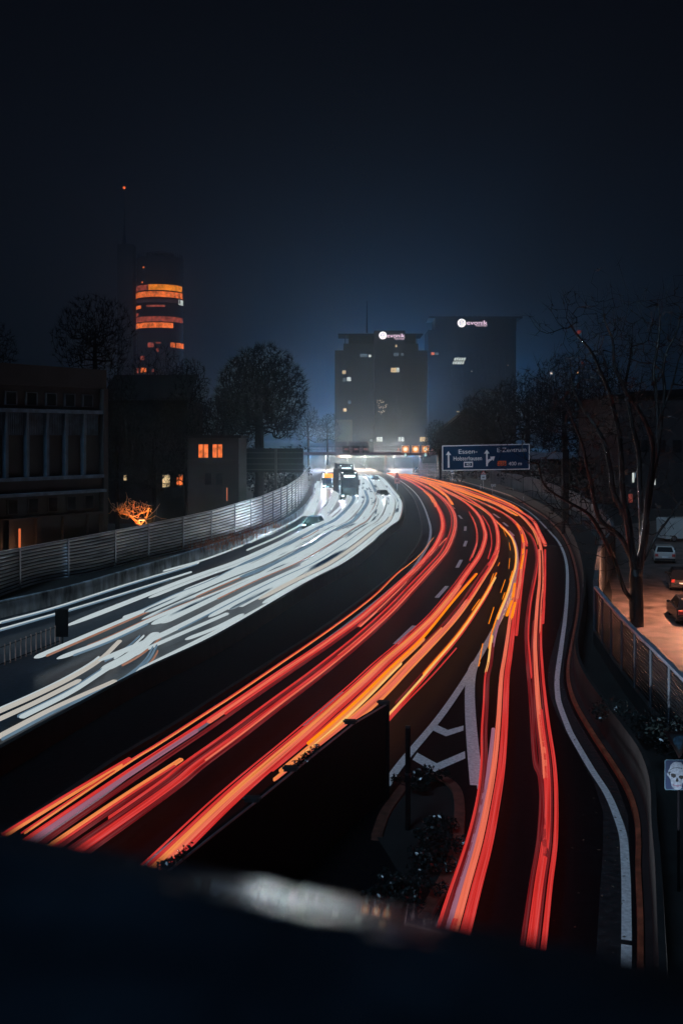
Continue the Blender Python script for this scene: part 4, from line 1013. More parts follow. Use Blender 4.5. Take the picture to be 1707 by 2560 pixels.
# dark direction sign seen from behind, left
d = 132.0
t = thing('reversed_road_sign', 'big dark road sign seen from behind above the left fence', 'road sign', P(640, 1150, d))
a, b_ = P(600, 1181, d), P(758, 1121, d)
MB().box(a.x, b_.x, d, d + .15, a.z, b_.z).build('panel', m_black, t)
for k in range(4): MB().box(a.x + .1, b_.x - .1, d - .12, d - .002, a.z + .3 + k * .75, a.z + .42 + k * .75).build('rib', m_darksteel, t)
for px in (612, 690): MB().box(P(px, 0, d).x - .15, P(px, 0, d).x + .15, d - .5, d - .14, 0, b_.z - .1).build('post', m_darksteel, t)
# ------------------------------------------------------------------ buildings
def wbox(t, d, x0, x1, y0, y1, mat, name, out=.06, th=.08):
    a, b = P(x0, y1, d), P(x1, y0, d)
    return MB().box(a.x, b.x, d - out, d - out + th, a.z, b.z).build(name, mat, t)
m_tower = M('tower_cladding', (.035, .045, .06), .6, var=.2, scale=.05, spec=.2)
m_towerd = M('tower_dark', (.008, .011, .016), .7, var=.2, scale=.05, spec=.1)
def block(t, d, x0, x1, y0, depth, mat, name='wall', y1=None, dy=0):
    a, b = P(x0, y0, d), P(x1, y0, d)
    return MB().box(a.x, b.x, d + dy, d + dy + depth, 0 if y1 is None else P(0, y1, d).z, a.z).build(name, mat, t)
def logo(t, d, cx_, cy_, r, x0, x1, y0, y1, sx0, sx1, sy0, sy1, out):
    m_l = E('logo_white', lin(255, 250, 252), 1.6); m_e = E('logo_letters', lin(250, 215, 240), 1.6)
    s = d / F
    c = P(cx_, cy_, d); c.y -= out
    MB().disc(c, (1, 0, 0), (0, 0, 1), r * s, 28).build('logo_disc', m_l, t)
    e = MB(); pts = []
    path = [c + Vector((math.cos(R(a)) * r * .5 * s, -.1, math.sin(R(a)) * r * .5 * s)) for a in range(0, 320, 16)]
    e.tube([c + Vector((-r * .45 * s, -.1, 0)), c + Vector((r * .5 * s, -.1, 0))] , r * .07 * s, 4); e.tube(path, r * .07 * s, 4)
    e.build('logo_mark', E('logo_mark', lin(150, 140, 160), 1.0), t)
    fr = lambda u, o, v: (lambda q: Vector((q.x, q.y - out - o, q.z)))(P(u, v, d))
    text(t, 'evonik', x0, x1, y1, y0, fr, m_e)
    text(t, 'INDUSTRIES', sx0, sx1, sy1, sy0, fr, m_e)
def ribs(t, d, x0, x1, step, y0, name='mullions', out=.5, mat=None):
    mb = MB(); x = x0
    while x < x1:
        q = P(x, y0, d); mb.box(q.x - .22, q.x + .22, d - out, d - .003, 0, q.z - .4); x += step
    mb.build(name, mat or m_tower, t)
def floors(t, d, x0, x1, y0, y1, step, out=.25, mat=None):
    mb = MB(); y = y0; a, b = P(x0, 0, d).x, P(x1, 0, d).x
    while y < y1:
        z = P(0, y, d).z; mb.box(a, b, d - out, d - .003, z - .5, z + .5); y += step
    mb.build('floor_bands', mat or m_tower, t)
d = 520.0
t = thing('office_tower', 'left of the two foggy office towers, stepped top, mast and glowing evonik logo', 'tower', P(950, 1085, d))
t.location.z = 0
block(t, d, 837, 1068, 876, 26, m_tower)
block(t, d, 858.5, 1046, 858, 22, m_tower, 'upper_storey', y1=876.5, dy=2)
block(t, d, 872, 1040, 836, 16, m_towerd, 'penthouse', y1=858.3, dy=4)
block(t, d, 845, 1058, 832.5, 20, m_towerd, 'roof_canopy', y1=835.8, dy=3)
block(t, d, 934, 1010, 830, 7, m_tower, 'stair_core', dy=-7.2)
for x in (862, 1041): block(t, d, x, x + 1.6, 836, .6, m_towerd, 'canopy_post', y1=876, dy=2.5)
p = P(917, 832, d + 10); MB().tube([p, P(917, 752, d + 10)], [.5, .15], 6).build('mast', m_towerd, t)
ribs(t, d, 842, 932, 5.5, 880); ribs(t, d, 1014, 1066, 5.5, 880)
ribs(t, d - 7.2, 940, 1010, 9, 836)
floors(t, d, 838, 933, 886, 1120, 12); floors(t, d, 1011, 1067, 886, 1120, 12)
logo(t, d, 955, 842.5, 9.5, 965.5, 1009, 838, 847.5, 984, 1008, 849.6, 852.4, 8.2)
for (x0, x1, y0, y1, m, o) in ((900, 918, 885, 893, E_DIM, .6), (921, 927, 887, 893, E_WHITE, .6), (982, 994, 885, 893, E_DIM, 7.8), (1000, 1006, 886, 892, E_DIM, 7.8), (986, 990, 865, 871, E_YELL, 7.8),
        (975, 995, 922, 933, E_YELL, 7.8), (988, 995.5, 922, 932.6, E_WHITE, 7.9), (856, 860, 926, 935, E_YELL, .6), (861, 864, 926, 935, E_YELL, .6), (857, 864, 945, 954, E_DIM, .6), (867, 877, 943, 953, E_WHITE, .6), (870, 877, 1001, 1009, E_DIM, .6), (858, 866, 1021, 1029, E_YELL, .6)):
    wbox(t, d, x0, x1, y0, y1, m, 'lit_window', out=o)
rr = random.Random(4)
for k in range(46):     # half-drawn blinds let spots of light through
    x, y = rr.uniform(940, 966), rr.choice([rr.uniform(1000, 1022), rr.uniform(1026, 1036)])
    if (x - 953) ** 2 / 170 + (y - 1012) ** 2 / 560 > 1: continue
    wbox(t, d, x, x + rr.uniform(.8, 2.2), y, y + rr.uniform(.8, 2.6), E_YELL, 'lit_window', out=7.8)
for (x0, x1, m) in ((923, 930, E_DIM), (940, 954, E_WHITE), (993, 999, E_WHITE), (1000.5, 1007, E_WHITE), (1046, 1064, E_YELL)):
    wbox(t, d, x0, x1, 1092.5 if x0 > 930 else 1098, 1103.5, m, 'lit_window', out=8.0)
block(t, d, 838, 880, 1050, 3, M('pale_annex', (.2, .19, .17), .7), 'annex', dy=-12)

d = 650.0
t = thing('office_tower', 'right of the two office towers, taller dark slab with a glowing evonik logo', 'tower', P(1180, 1085, d))
t.location.z = 0
block(t, d, 1070, 1289, 825, 30, m_towerd)
block(t, d, 1088, 1291, 795, 24, m_towerd, 'penthouse', y1=825.2, dy=2)
block(t, d, 1073, 1306, 790.5, 28, m_towerd, 'roof_canopy', y1=794.8, dy=1)
for k in range(6): block(t, d, 1136 + k * 13, 1139 + k * 13, 786.5, 1, m_darksteel, 'roof_unit', y1=790.2, dy=6)
floors(t, d, 1071, 1288, 834, 1120, 11, mat=m_towerd); ribs(t, d, 1074, 1288, 9, 828, mat=m_towerd)
logo(t, d, 1153, 808, 10.5, 1166, 1217, 801.5, 812.5, 1188, 1216, 813.5, 816.3, 1.2)
for (x0, x1, y0, y1, m) in ((1077, 1085, 881, 887.5, E_WARM), (1086, 1095, 881.5, 887.5, E_DIM), (1140, 1147, 907, 911, E_DIM), (1140, 1148, 892, 893, E_DIM), (1177, 1179, 927, 930, E_YELL), (1267, 1269.5, 912, 914, E_YELL), (1140.5, 1147, 1028, 1030.5, E_YELL), (1141, 1147.5, 1036.5, 1039.5, E_YELL)):
    wbox(t, d, x0, x1, y0, y1, m, 'lit_window', out=.7)
for r_ in range(2):
    for k in range(5):
        x = 1133 + k * 5.8 - r_ * 3.5; y = 894.5 + r_ * 9
        a, b_ = P(x, y + 7.2, d), P(x + 5, y, d); sh = .6
        MB().prism([(a.x, d - .75, a.z), (b_.x, d - .75, a.z), (b_.x + sh, d - .75, b_.z), (a.x + sh, d - .75, b_.z)], (0, .1, 0)).build('lit_window', E_WHITE, t)

# round tower with lit floors
d = 660.0; s = d / F
cx_ = P(390, 0, d).x; rad = 59 * s
t = thing('round_tower', 'tall round glass tower on the left with glowing orange floors and an antenna', 'tower', (cx_, d + rad, 0))
cyl = lambda z0, z1, r, n=48: MB().tube([(cx_, d + rad, z0), (cx_, d + rad, z1)], r, n)
zt = lambda py: HC + (HY - py) * s
cyl(0, zt(640), rad).build('glass_wall', m_towerd, t, smooth_=False)
mb = MB()
for k in range(33):
    z = zt(640) - k * 3.9
    if z > 3: mb.tube([(cx_, d + rad, z - .35), (cx_, d + rad, z + .35)], rad + .25, 48)
mb.build('floor_rims', m_towerd, t)
mb = MB()
for k in range(40):
    a = 2 * math.pi * k / 40; p = Vector((cx_ + math.cos(a) * (rad - 1), d + rad + math.sin(a) * (rad - 1), zt(640))); mb.tube([p, p + Vector((0, 0, zt(628) - zt(640)))], .25, 4)
mb.build('crown_fins', m_towerd, t)
cyl(zt(628), zt(624), rad - 6).build('roof_disc', m_towerd, t)
x0, x1 = P(289, 0, d).x, P(328, 0, d).x
MB().box(x0, x1, d + 6, d + 16, 0, zt(606)).build('lift_shaft', m_towerd, t)
ax = P(302, 0, d).x
MB().tube([(ax, d + 11, zt(606)), (ax, d + 11, zt(575)), (ax, d + 11, zt(462))], [1.6, .75, .25], 8).build('antenna', m_towerd, t)
MB().ball((ax, d + 11, zt(459)), .9, 10, 8).build('beacon', E('beacon', (1, .16, .04), 1.3), t)
def arc(x0, x1, y0, y1, mat, name='lit_floor'):
    a0, a1 = math.asin(max(-1, min(1, (x0 - 390) / 59))), math.asin(max(-1, min(1, (x1 - 390) / 59)))
    n = max(2, int((a1 - a0) / .12)); mb = MB(); r_ = rad + .4
    pts = [(cx_ + math.sin(a0 + (a1 - a0) * k / n) * r_, d + rad - math.cos(a0 + (a1 - a0) * k / n) * r_) for k in range(n + 1)]
    for k in range(n):
        mb.poly([(*pts[k], zt(y1)), (*pts[k + 1], zt(y1)), (*pts[k + 1], zt(y0)), (*pts[k], zt(y0))])
    mb.build(name, mat, t)
E_FL = E('office_orange', lin(255, 120, 56), 1.0, blotch=.75, bscale=.35)
E_FL2 = E('office_amber', lin(255, 142, 40), 1.0, blotch=.45, bscale=.3)
E_FLD = E('office_dim', lin(150, 66, 52), 1.0, blotch=.8, bscale=.5)
for a in ((333, 373, 711, 724.5, E_FLD), (372, 447, 710.5, 725, E_FL2), (333, 448, 728, 742, E_FL), (334, 444, 746, 755, E('office_faint', lin(40, 26, 30), 1, blotch=.9, bscale=.5)), (441, 448.5, 745, 758, E_WHITE), (334, 352, 761.5, 770, E_FL), (366, 412, 762, 767, E_FLD), (334, 344, 780, 788, E_FLD),
          (334, 448, 790.5, 803.5, E_FLD), (334, 430, 806, 819, E_FL), (356, 361, 665, 669, E_FL), (353, 357, 702, 706, E_FL),
          (370, 385, 856, 868, E_FLD), (390, 402, 855, 859, E_FLD), (424, 434, 855, 867, E_FL), (436, 450, 855, 868, E_FL), (392, 397, 871, 880, E_FLD), (350, 361, 889, 899, E_FLD), (337, 345, 919, 931, E_FLD), (351, 366, 919, 931, E_FL), (380, 386, 923, 930, E_FLD), (354, 414, 946, 976, E_FL), (436, 442, 960, 972, E_FLD)):
    arc(*a)

# office block at the left edge
C1 = P(257, 1090, 78.0); C0 = P(0, 1090, 70.4); C1.z = C0.z = 0
fr = frame(C1, (C0 - C1).xy)
u2 = (C0 - C1).normalized()
def fx(px):     # where the line of sight of photo column px meets the facade
    k = (px - CX) / F; return (k * C1.y - C1.x) / (u2.x - k * u2.y)
zc = lambda py: HC - (py - HY) * 78 / F
m_fac = M('facade_render', (.03, .027, .028), .8, var=.25, scale=.6); m_pil = M('facade_pillar', (.07, .11, .15), .7, var=.25, scale=1.5)
m_pan = M('facade_panel', (.018, .018, .021), .7, var=.25, scale=.7); m_led = M('facade_ledge', (.08, .13, .19), .6, var=.5, scale=1.5)
t = thing('office_block', 'dark flat-roofed office block with slim pillars at the left edge behind the metal fence', 'building', C1)
MB().box(0, 34, -14, 0, 0, zc(930), fr).build('wall', m_pan, t)
MB().box(-.15, 34, .003, .3, zc(973), zc(930) + .15, fr).build('attic', m_fac, t)
MB().box(-.1, .35, .003, .55, 0, zc(973) - .003, fr).build('corner_pier', m_fac, t)
for k, (y0, y1, dp, m) in enumerate(((1027, 1036, .5, m_led), (1185, 1193, .6, m_led), (1221, 1228, .9, m_led), (1277, 1281, .5, m_fac))):
    MB().box(.352, 34, .003, dp, zc(y1), zc(y0), fr).build('ledge', m, t)
MB().box(.352, 34, .003, .35, zc(1220.8), zc(1193.2), fr).build('band', m_fac, t)
cols = [fx(p) for p in (204, 158.5, 111.6, 62, 9.6)]; step = (cols[-1] - cols[0]) / 4
cols += [cols[-1] + step * (k + 1) for k in range(9)]
for c in cols:
    MB().box(c - .12, c + .12, .003, .42, zc(1184.8), zc(1036.2), fr).build('pillar', m_pil, t)
    w_ = MB().box(c - step * .62, c - step * .02, .003, .12, zc(1019), zc(988), fr).build('window', m_pil, t)
    MB().box(c - step * .55, c - step * .09, .122, .13, zc(1017.5), zc(990), fr).build('pane', m_glass, w_)
    mb = MB()
    for k in range(9): mb.box(c - step + .18 + k * (step - .36) / 9, c - step + .18 + (k + .45) * (step - .36) / 9, .003, .10, zc(1088), zc(1037.5), fr)
    mb.build('ribbed_panel', m_led, t)
    w_ = MB().box(c - step * .7, c - step * .15, .003, .08, zc(1270), zc(1235), fr).build('window', m_fac, t)
    MB().box(c - step * .64, c - step * .21, .082, .09, zc(1268), zc(1237), fr).build('pane', m_glass, w_)
c = fx(42)
for k in range(8): MB().box(1.2 + k * 2.4, 1.6 + k * 2.4, .003, .3, 0, zc(1282), fr).build('entrance_pier', m_fac, t)
MB().box(c - .06, c + .06, .32, .42, .8, zc(1302), fr).build('light_strip', E('door_light', lin(215, 105, 60), 1.0), t)
lamp('door_lamp', None, fr(c, 1.4, 3.2), 60, (1, .42, .2), 'POINT', size=.2); bpy.data.objects['door_lamp'].parent = t; bpy.data.objects['door_lamp'].location = fr(c, 1.2, 3.0) - t.location

# black house behind the trees and the small house beside it
d = 125.0
t = thing('dark_house', 'black unlit house between the office block and the small house with lit upper windows', 'building', P(360, 1280, d)); t.location.z = 0
a, b_ = P(262, 1000, d), P(468, 1000, d)
MB().box(a.x, b_.x, d, d + 14, 0, a.z).build('wall', m_black, t)
MB().prism([(a.x - .4, d - .5, a.z + .003), (b_.x + .4, d - .5, a.z + .003), (b_.x + .4, d + 7, a.z + 3.4), (a.x - .4, d + 7, a.z + 3.4)], (0, .2, .2)).build('roof', m_black, t)
for (x0, x1, y0, y1, m) in ((310, 317, 1188, 1201, E_YELL), (407, 425, 1187, 1218, E_YELL), (442, 447, 1194, 1212, E_WARM), (448, 460, 1186, 1213, E_WARM)):
    wbox(t, d, x0, x1, y0, y1, m, 'lit_window')
d = 108.0
t = thing('small_house', 'dim two-storey house with two glowing windows upstairs, left of the dark road sign', 'house', P(535, 1280, d)); t.location.z = 0
a, b_ = P(470, 1095, d), P(597, 1095, d)
m_hw = M('house_render', (.011, .010, .011), .85, var=.3, scale=.8)
MB().box(a.x, b_.x, d, d + 9, 0, a.z).build('wall', m_hw, t)
MB().box(a.x - .3, b_.x + .3, d - .4, d + 9.3, a.z + .003, a.z + .3).build('roof', m_black, t)
MB().box(a.x, b_.x, d - .25, d - .003, P(0, 1159, d).z, P(0, 1150, d).z).build('ledge', m_hw, t)
for x0 in (497, 532):
    w_ = wbox(t, d, x0, x0 + 24, 1111, 1144, E_WARM, 'lit_window', out=.05, th=.047)
    q, r_ = P(x0, 1144, d), P(x0 + 24, 1111, d); f = MB(); mx = (q.x + r_.x) / 2
    f.box(mx - .05, mx + .05, d - .09, d - .052, q.z, r_.z); f.box(q.x - .08, q.x - .003, d - .1, d - .052, q.z, r_.z); f.box(r_.x + .003, r_.x + .08, d - .1, d - .052, q.z, r_.z); f.build('window_frame', m_black, w_)
for x0 in (513, 540): wbox(t, d, x0, x0 + 16, 1182, 1212, m_glass, 'window', out=.04, th=.038)
MB().box(P(567, 0, d).x, P(569, 0, d).x, d - .12, d - .003, P(0, 1252, d).z, P(0, 1219, d).z).build('porch_light', E('porch', lin(190, 110, 80), 1), t)

# houses and halls on the right
d = 258.0
t = thing('gabled_house', 'black steep-roofed house silhouette left of and above the blue road sign', 'house', P(1130, 1150, d)); t.location.z = 0
pts = [(1092, 1120), (1096, 1062), (1120, 1058), (1166, 1018), (1230, 1010), (1290, 1060), (1292, 1120)]
MB().prism([P(x, y, d) for x, y in [(1100, 1082), (1100, 1200), (1262, 1200), (1262, 1082), (1176, 1024)]][::-1], (0, 10, 0)).build('wall', m_black, t)
for A_, B_ in (((1092, 1088), (1176, 1021)), ((1176, 1021), (1270, 1088))):
    MB().prism([P(A_[0], A_[1], d - .6), P(B_[0], B_[1], d - .6), P(B_[0], B_[1] - 4, d - .6), P(A_[0], A_[1] - 4, d - .6)], (0, 11.2, 0)).build('roof_slope', m_black, t)
d = 150.0
t = thing('long_hall', 'long dark hall with a low-pitched roof beyond the parking street at the right edge', 'building', P(1640, 1270, d)); t.location.z = 0
m_hall = M('hall_wall', (.018, .014, .016), .8, var=.3, scale=.5)
a, b_ = P(1545, 985, d), P(1900, 985, d)
MB().box(a.x, b_.x, d, d + 25, 0, a.z).build('wall', m_hall, t)
MB().prism([P(x, y, d - .5) for x, y in ((1535, 990), (1570, 980), (1707, 972), (1910, 962), (1910, 990))][::-1], (0, 26, 0)).build('roof', m_black, t)
for (x0, x1, y0, y1, m) in ((1579, 1584, 1182, 1206, E_WHITE), (1586, 1588, 1180, 1195, E_DIM), (1634.5, 1637, 1187, 1212, E_WHITE), (1628, 1631, 1200, 1211, E_DIM), (1570, 1580, 1235, 1256, E('red_window', lin(120, 55, 50), 1, blotch=.7, bscale=.6)), (1579, 1584, 1076, 1086, E('red_window2', lin(60, 32, 30), 1))):
    wbox(t, d, x0, x1, y0, y1, m, 'lit_window')
for k in range(6): wbox(t, d, 1600 + k * 40, 1622 + k * 40, 1100, 1130, m_glass, 'window', out=.04, th=.038)
for k, (x, y) in enumerate(((1377.5, 933), (1442, 931), (1454.5, 906.5), (1446, 830), (1417, 908))):
    dd = 420; p = P(x, y, dd); lamp_m = (E('far_lamp_white', lin(240, 220, 205), 1), E('far_lamp_orange', lin(240, 170, 120), 1), E('far_lamp_red', lin(200, 80, 50), 1), E('far_lamp_dimred', lin(110, 35, 28), 1), E('far_lamp_blue', lin(20, 70, 100), 1))[k]
    lab_ = ('whitish far lamp high over the trees, leftmost of the far lamps', 'orange far lamp right of the whitish one', 'reddish far lamp highest of the close pair', 'dim red aircraft warning lamp at the top of the bare tree', 'faint bluish far lamp between the whitish and orange ones')[k]
    t = thing('mast_lamp', lab_, 'lamp', (p.x, p.y, 0), group='far lamps over the trees')
    MB().tube([(p.x, p.y, 0), (p.x, p.y, p.z - .4)], [.25, .12], 6).build('mast', m_towerd, t)
    MB().ball(p, (.55, .55, .5, .9, .35)[k], 8, 6).build('lamp_head', lamp_m, t)

# street lamp over the parked cars and lamp behind the left fence
def street_or_glow_lamp(label, base, h, arm, power, col, spot=150, kind='SPOT'):
    t = thing('street_or_glow_lamp', label, 'street lamp', base)
    b = Vector(base); a = Vector(arm)
    MB().tube([b, b + Vector((0, 0, h - .4)), b + Vector((0, 0, h)) + a * .25, b + Vector((0, 0, h + .15)) + a], [.09, .07, .06, .05], 8).build('pole', m_darksteel, t)
    c = b + a + Vector((0, 0, h + .1))
    MB().box(c.x - .35, c.x + .35, c.y - .16, c.y + .16, c.z - .06, c.z + .1).build('lamp_head', m_darksteel, t)
    MB().box(c.x - .26, c.x + .26, c.y - .11, c.y + .11, c.z - .1, c.z - .063).build('lens', E('sodium_lens', (1, .5, .25), 6), t)
    lamp('lamp_light', t, c - b + Vector((0, 0, -.2)), power, col, kind, spot=spot, blend=.7, size=.2, aim=(0, 0, -1))
street_or_glow_lamp('sodium street lamp over the parked cars on the right', (24.5, 61, 0), 7.5, (-2.4, 0, 0), 15000, (1.0, .42, .24))
q = P(345, 1285, 96); street_or_glow_lamp('low sodium lamp behind the metal fence lighting the small copper tree', (q.x + 1.2, 94.5, 0), 3.0, (-.5, 0, 0), 1000, (1, .30, .07), 165, 'POINT')

for k, (px, d, pw) in enumerate(((775, 322, 2e4), (815, 326, 1.8e4), (868, 330, 3.2e4), (912, 330, 3.2e4), (985, 334, 2.4e4), (1032, 330, 1.2e4))):  # lamps added out of sight to make the fog glow
    h = HC - (1134.5 - HY) / F * d
    street_or_glow_lamp(('first', 'second', 'third', 'fourth', 'fifth', 'sixth')[k] + ' from the left of the unseen lamps added behind the gantry beam to light the fog', ((px - CX) / F * d, d, 0), h, (0, -.4, 0), pw, (1, .77, .60) if 0 < k < 5 else (.14, .5, 1), 175, 'POINT')
for px, d, py, pw, l in ((955, 900, 1005, 6.5e5, 'bluish unseen lamp added behind the left office tower for the sky glow'), (1168, 900, 985, 5.5e5, 'bluish unseen lamp added behind the right office tower for the sky glow')):  # lamps added behind the towers so the sky around them glows blue
    street_or_glow_lamp(l, ((px - CX) / F * d, d, 0), HC - (py - HY) / F * d, (0, -.4, 0), pw, (.13, .48, 1), 175, 'POINT')
for k, px in enumerate((862, 905, 950, 1000, 1040)):  # flood lights added to brighten the tower's foot
    d = 505; q = Vector(((px - CX) / F * d, d, 0)); h = HC - (1134.5 - HY) / F * d
    t = thing('added_flood', ('leftmost', 'second', 'middle', 'fourth', 'rightmost')[k] + ' of the flood lights added to brighten the foot of the left office tower', 'flood light', q, group='added flood lights at the office tower')
    MB().tube([q, q + Vector((0, 0, h - .2))], .08, 6).build('pole', m_darksteel, t)
    MB().box(q.x - .3, q.x + .3, q.y - .2, q.y + .1, h - .2, h + .15).build('housing', m_darksteel, t)
    MB().box(q.x - .24, q.x + .24, q.y + .102, q.y + .13, h - .15, h + .1).build('lens', E('added_flood_lens', (1, .85, .65), 3), t)
    lamp('lamp_light', t, (0, .35, h), 1.2e4, (1, .80, .66), 'SPOT', spot=140, blend=1, size=.4, aim=(0, 1, .1))
# ------------------------------------------------------------------ bare trees
def ctree(name, label, stems, attract, group=None, r_tip=.012, seg=.8, thr=.05, mats=(m_bark2, m_twig), cat='tree', up=.6, rpow=2.2, nside=4, stem_r=None, seed=0, spray=0, spray_l=1.0):
    """stems: polylines from the ground up; every point of attract is joined to the nearest wood below it"""
    rr = random.Random(seed)
    cap = len(attract) * 14 + 2000
    pos = np.zeros((cap, 3)); par = np.full(cap, -1, int); n = 0
    for st in stems:
        pp = smooth(st, 4)
        for i, p in enumerate(pp):
            pr = n - 1 if i else -1
            if i == 0 and n:
                dd = ((pos[:n] - np.array(p)) ** 2).sum(1); pr = int(dd.argmin())
            pos[n] = p; par[n] = pr; n += 1
    A = np.array(attract, float)
    c = np.array(pos[:n])
    dist = np.array([((c - a) ** 2).sum(1).min() for a in A])
    for a in A[np.argsort(dist)]:
        df = a - pos[:n]
        dd = (df[:, 0] ** 2 + df[:, 1] ** 2) + (df[:, 2] * up) ** 2 + np.where(df[:, 2] < -.2, (df[:, 2] * 2.5) ** 2, 0)
        k = int(dd.argmin()); L = float(np.sqrt((df[k] ** 2).sum())); m = max(1, int(L / seg))
        if n + m >= cap: break
        last = k; p0 = pos[k].copy(); sag = np.array([rr.gauss(0, .05), rr.gauss(0, .05), -.12 * L if m > 1 else 0])
        for i in range(1, m + 1):
            u = i / m
            q = p0 + (a - p0) * u + sag * math.sin(math.pi * u)
            pos[n] = q; par[n] = last; last = n; n += 1
    w8 = np.zeros(n); kids = np.zeros(n, int)
    for i in range(n):
        if par[i] >= 0: kids[par[i]] += 1
    for i in range(n - 1, -1, -1):
        if kids[i] == 0: w8[i] += 1
        if par[i] >= 0: w8[par[i]] += w8[i]
    # parents always precede children except for stem starts, so one more sweep settles them
    rad = r_tip * w8 ** (1 / rpow)
    T, C = MB(), MB()
    for i in range(n):
        if par[i] < 0: continue
        a, b = Vector(pos[par[i]]), Vector(pos[i])
        ra, rb = min(rad[par[i]], rad[i] * 1.5), rad[i]
        big = rb > thr
        (T if big else C).tube([a, b], [ra, rb], 6 if big else 3, caps=False)
    if spray:       # finest twigs at every tip
        for i in range(n):
            if kids[i]: continue
            p = Vector(pos[i]); o_ = Vector(pos[i] - pos[par[i]]).normalized()
            for _ in range(spray):
                v = (o_ + Vector((rr.gauss(0, .6), rr.gauss(0, .6), rr.gauss(.15, .5)))).normalized() * spray_l * rr.uniform(.5, 1.3)
                sd = v.cross(Vector((rr.gauss(0, 1), 1, rr.gauss(0, 1)))).normalized() * r_tip * 1.1
                q0 = p - v * .25
                C.poly([q0 - sd, q0 + sd, p + v])
    t = thing(name, label, cat, stems[0][0], group=group)
    T.build('trunk', mats[0], t, smooth_=True); C.build('crown', mats[1], t)
    return t
def ell(c, r, n, seed, lo=-1, rough=.25):
    rr = random.Random(seed); out = []
    lobes = [(Vector((rr.gauss(0, 1), rr.gauss(0, 1), rr.gauss(0, 1))).normalized(), rr.uniform(-rough, rough)) for _ in range(14)]
    while len(out) < n:
        v = Vector((rr.gauss(0, 1), rr.gauss(0, 1), rr.gauss(0, 1))).normalized()
        if v.z < lo: continue
        k = 1 + sum(w_ * max(0, v.dot(l)) ** 6 for l, w_ in lobes)
        q = rr.random() ** .42 * k
        out.append((c[0] + v.x * r[0] * q, c[1] + v.y * r[1] * q, c[2] + v.z * r[2] * q))
    return out
def btree(name, label, px, d, top, bot, half, n, seed, group='bare trees beyond the road', mats=(m_bark2, m_twig), r_tip=.016, lean=0, up=.6, spray=6, spray_l=None):
    s = d / F; x = (px - CX) * s
    zt_, zb_ = HC + (HY - top) * s, HC + (HY - bot) * s
    cz, rz_ = (zt_ + zb_) / 2, (zt_ - zb_) / 2
    base = (x, d, 0)
    st = [base, (x + .1, d, zb_ * .6), (x + lean * .4, d, zb_ + rz_ * .5), (x + lean, d, cz + rz_ * .2)]
    return ctree(name, label, [st], ell((x + lean, d, cz), (half * s, half * s * .8, rz_), n, seed, lo=-.75), group, r_tip=r_tip, mats=mats, seed=seed, up=up, spray=spray, spray_l=spray_l or max(.8, half * s * .17))
btree('bare_tree', 'big round-crowned bare tree left of the foggy gap, behind the dark sign', 648, 150, 872, 1130, 108, 5200, 1, r_tip=.026, spray=13)
btree('bare_tree', 'dense dark tree hiding the black house, beside the office block', 292, 112, 915, 1290, 62, 1600, 21, spray=8)
btree('bare_tree', 'dense dark tree in front of the black house, below the round tower', 385, 114, 968, 1290, 75, 1600, 22, spray=8)
btree('bare_tree', 'dense dark tree between the black house and the small house', 462, 116, 940, 1290, 60, 1400, 23, spray=8)
btree('bare_tree', 'spreading bare tree rising behind the roof of the office block on the left', 238, 110, 742, 965, 92, 1500, 2, up=.5, spray=9)
btree('bare_tree', 'bare tree in front of the lower lit floors of the round tower', 395, 140, 878, 1080, 110, 1500, 3, spray=4)
btree('bare_tree', 'small bare tree at the right foot of the round tower', 468, 155, 905, 1120, 60, 1800, 13, r_tip=.022, spray=8)
btree('bare_tree', 'dense bare tree between the round tower and the round-crowned tree', 560, 165, 975, 1150, 95, 2200, 4, r_tip=.024, spray=8)
btree('bare_tree', 'small pale tree in the fog left of the gantry', 770, 340, 1010, 1120, 36, 900, 5, r_tip=.03)
btree('bare_tree', 'low pale tree in the fog against the foot of the left office tower', 818, 380, 1028, 1120, 38, 900, 6, r_tip=.03)
btree('bare_tree', 'bare treetop peeping in at the left edge above the office block', -25, 120, 800, 960, 70, 900, 7)
btree('bare_tree', 'bushy bare tree at the right foot of the towers, left of the steep roof', 1098, 250, 1045, 1160, 45, 1100, 8, r_tip=.028, spray=8)
btree('bare_tree', 'dark bare tree right behind the steep-roofed house', 1215, 232, 960, 1150, 80, 2600, 9, r_tip=.028, spray=9)
btree('bare_tree', 'dark bare tree above the right half of the blue sign', 1318, 210, 925, 1150, 92, 2800, 10, r_tip=.026, spray=9)
btree('bare_tree', 'tall bare tree behind the multi-stemmed tree, left side', 1410, 190, 880, 1170, 95, 2800, 11, r_tip=.024, spray=9)
btree('bare_tree', 'bare tree behind the multi-stemmed tree, right side', 1520, 175, 890, 1180, 85, 2400, 12, r_tip=.022, spray=8)
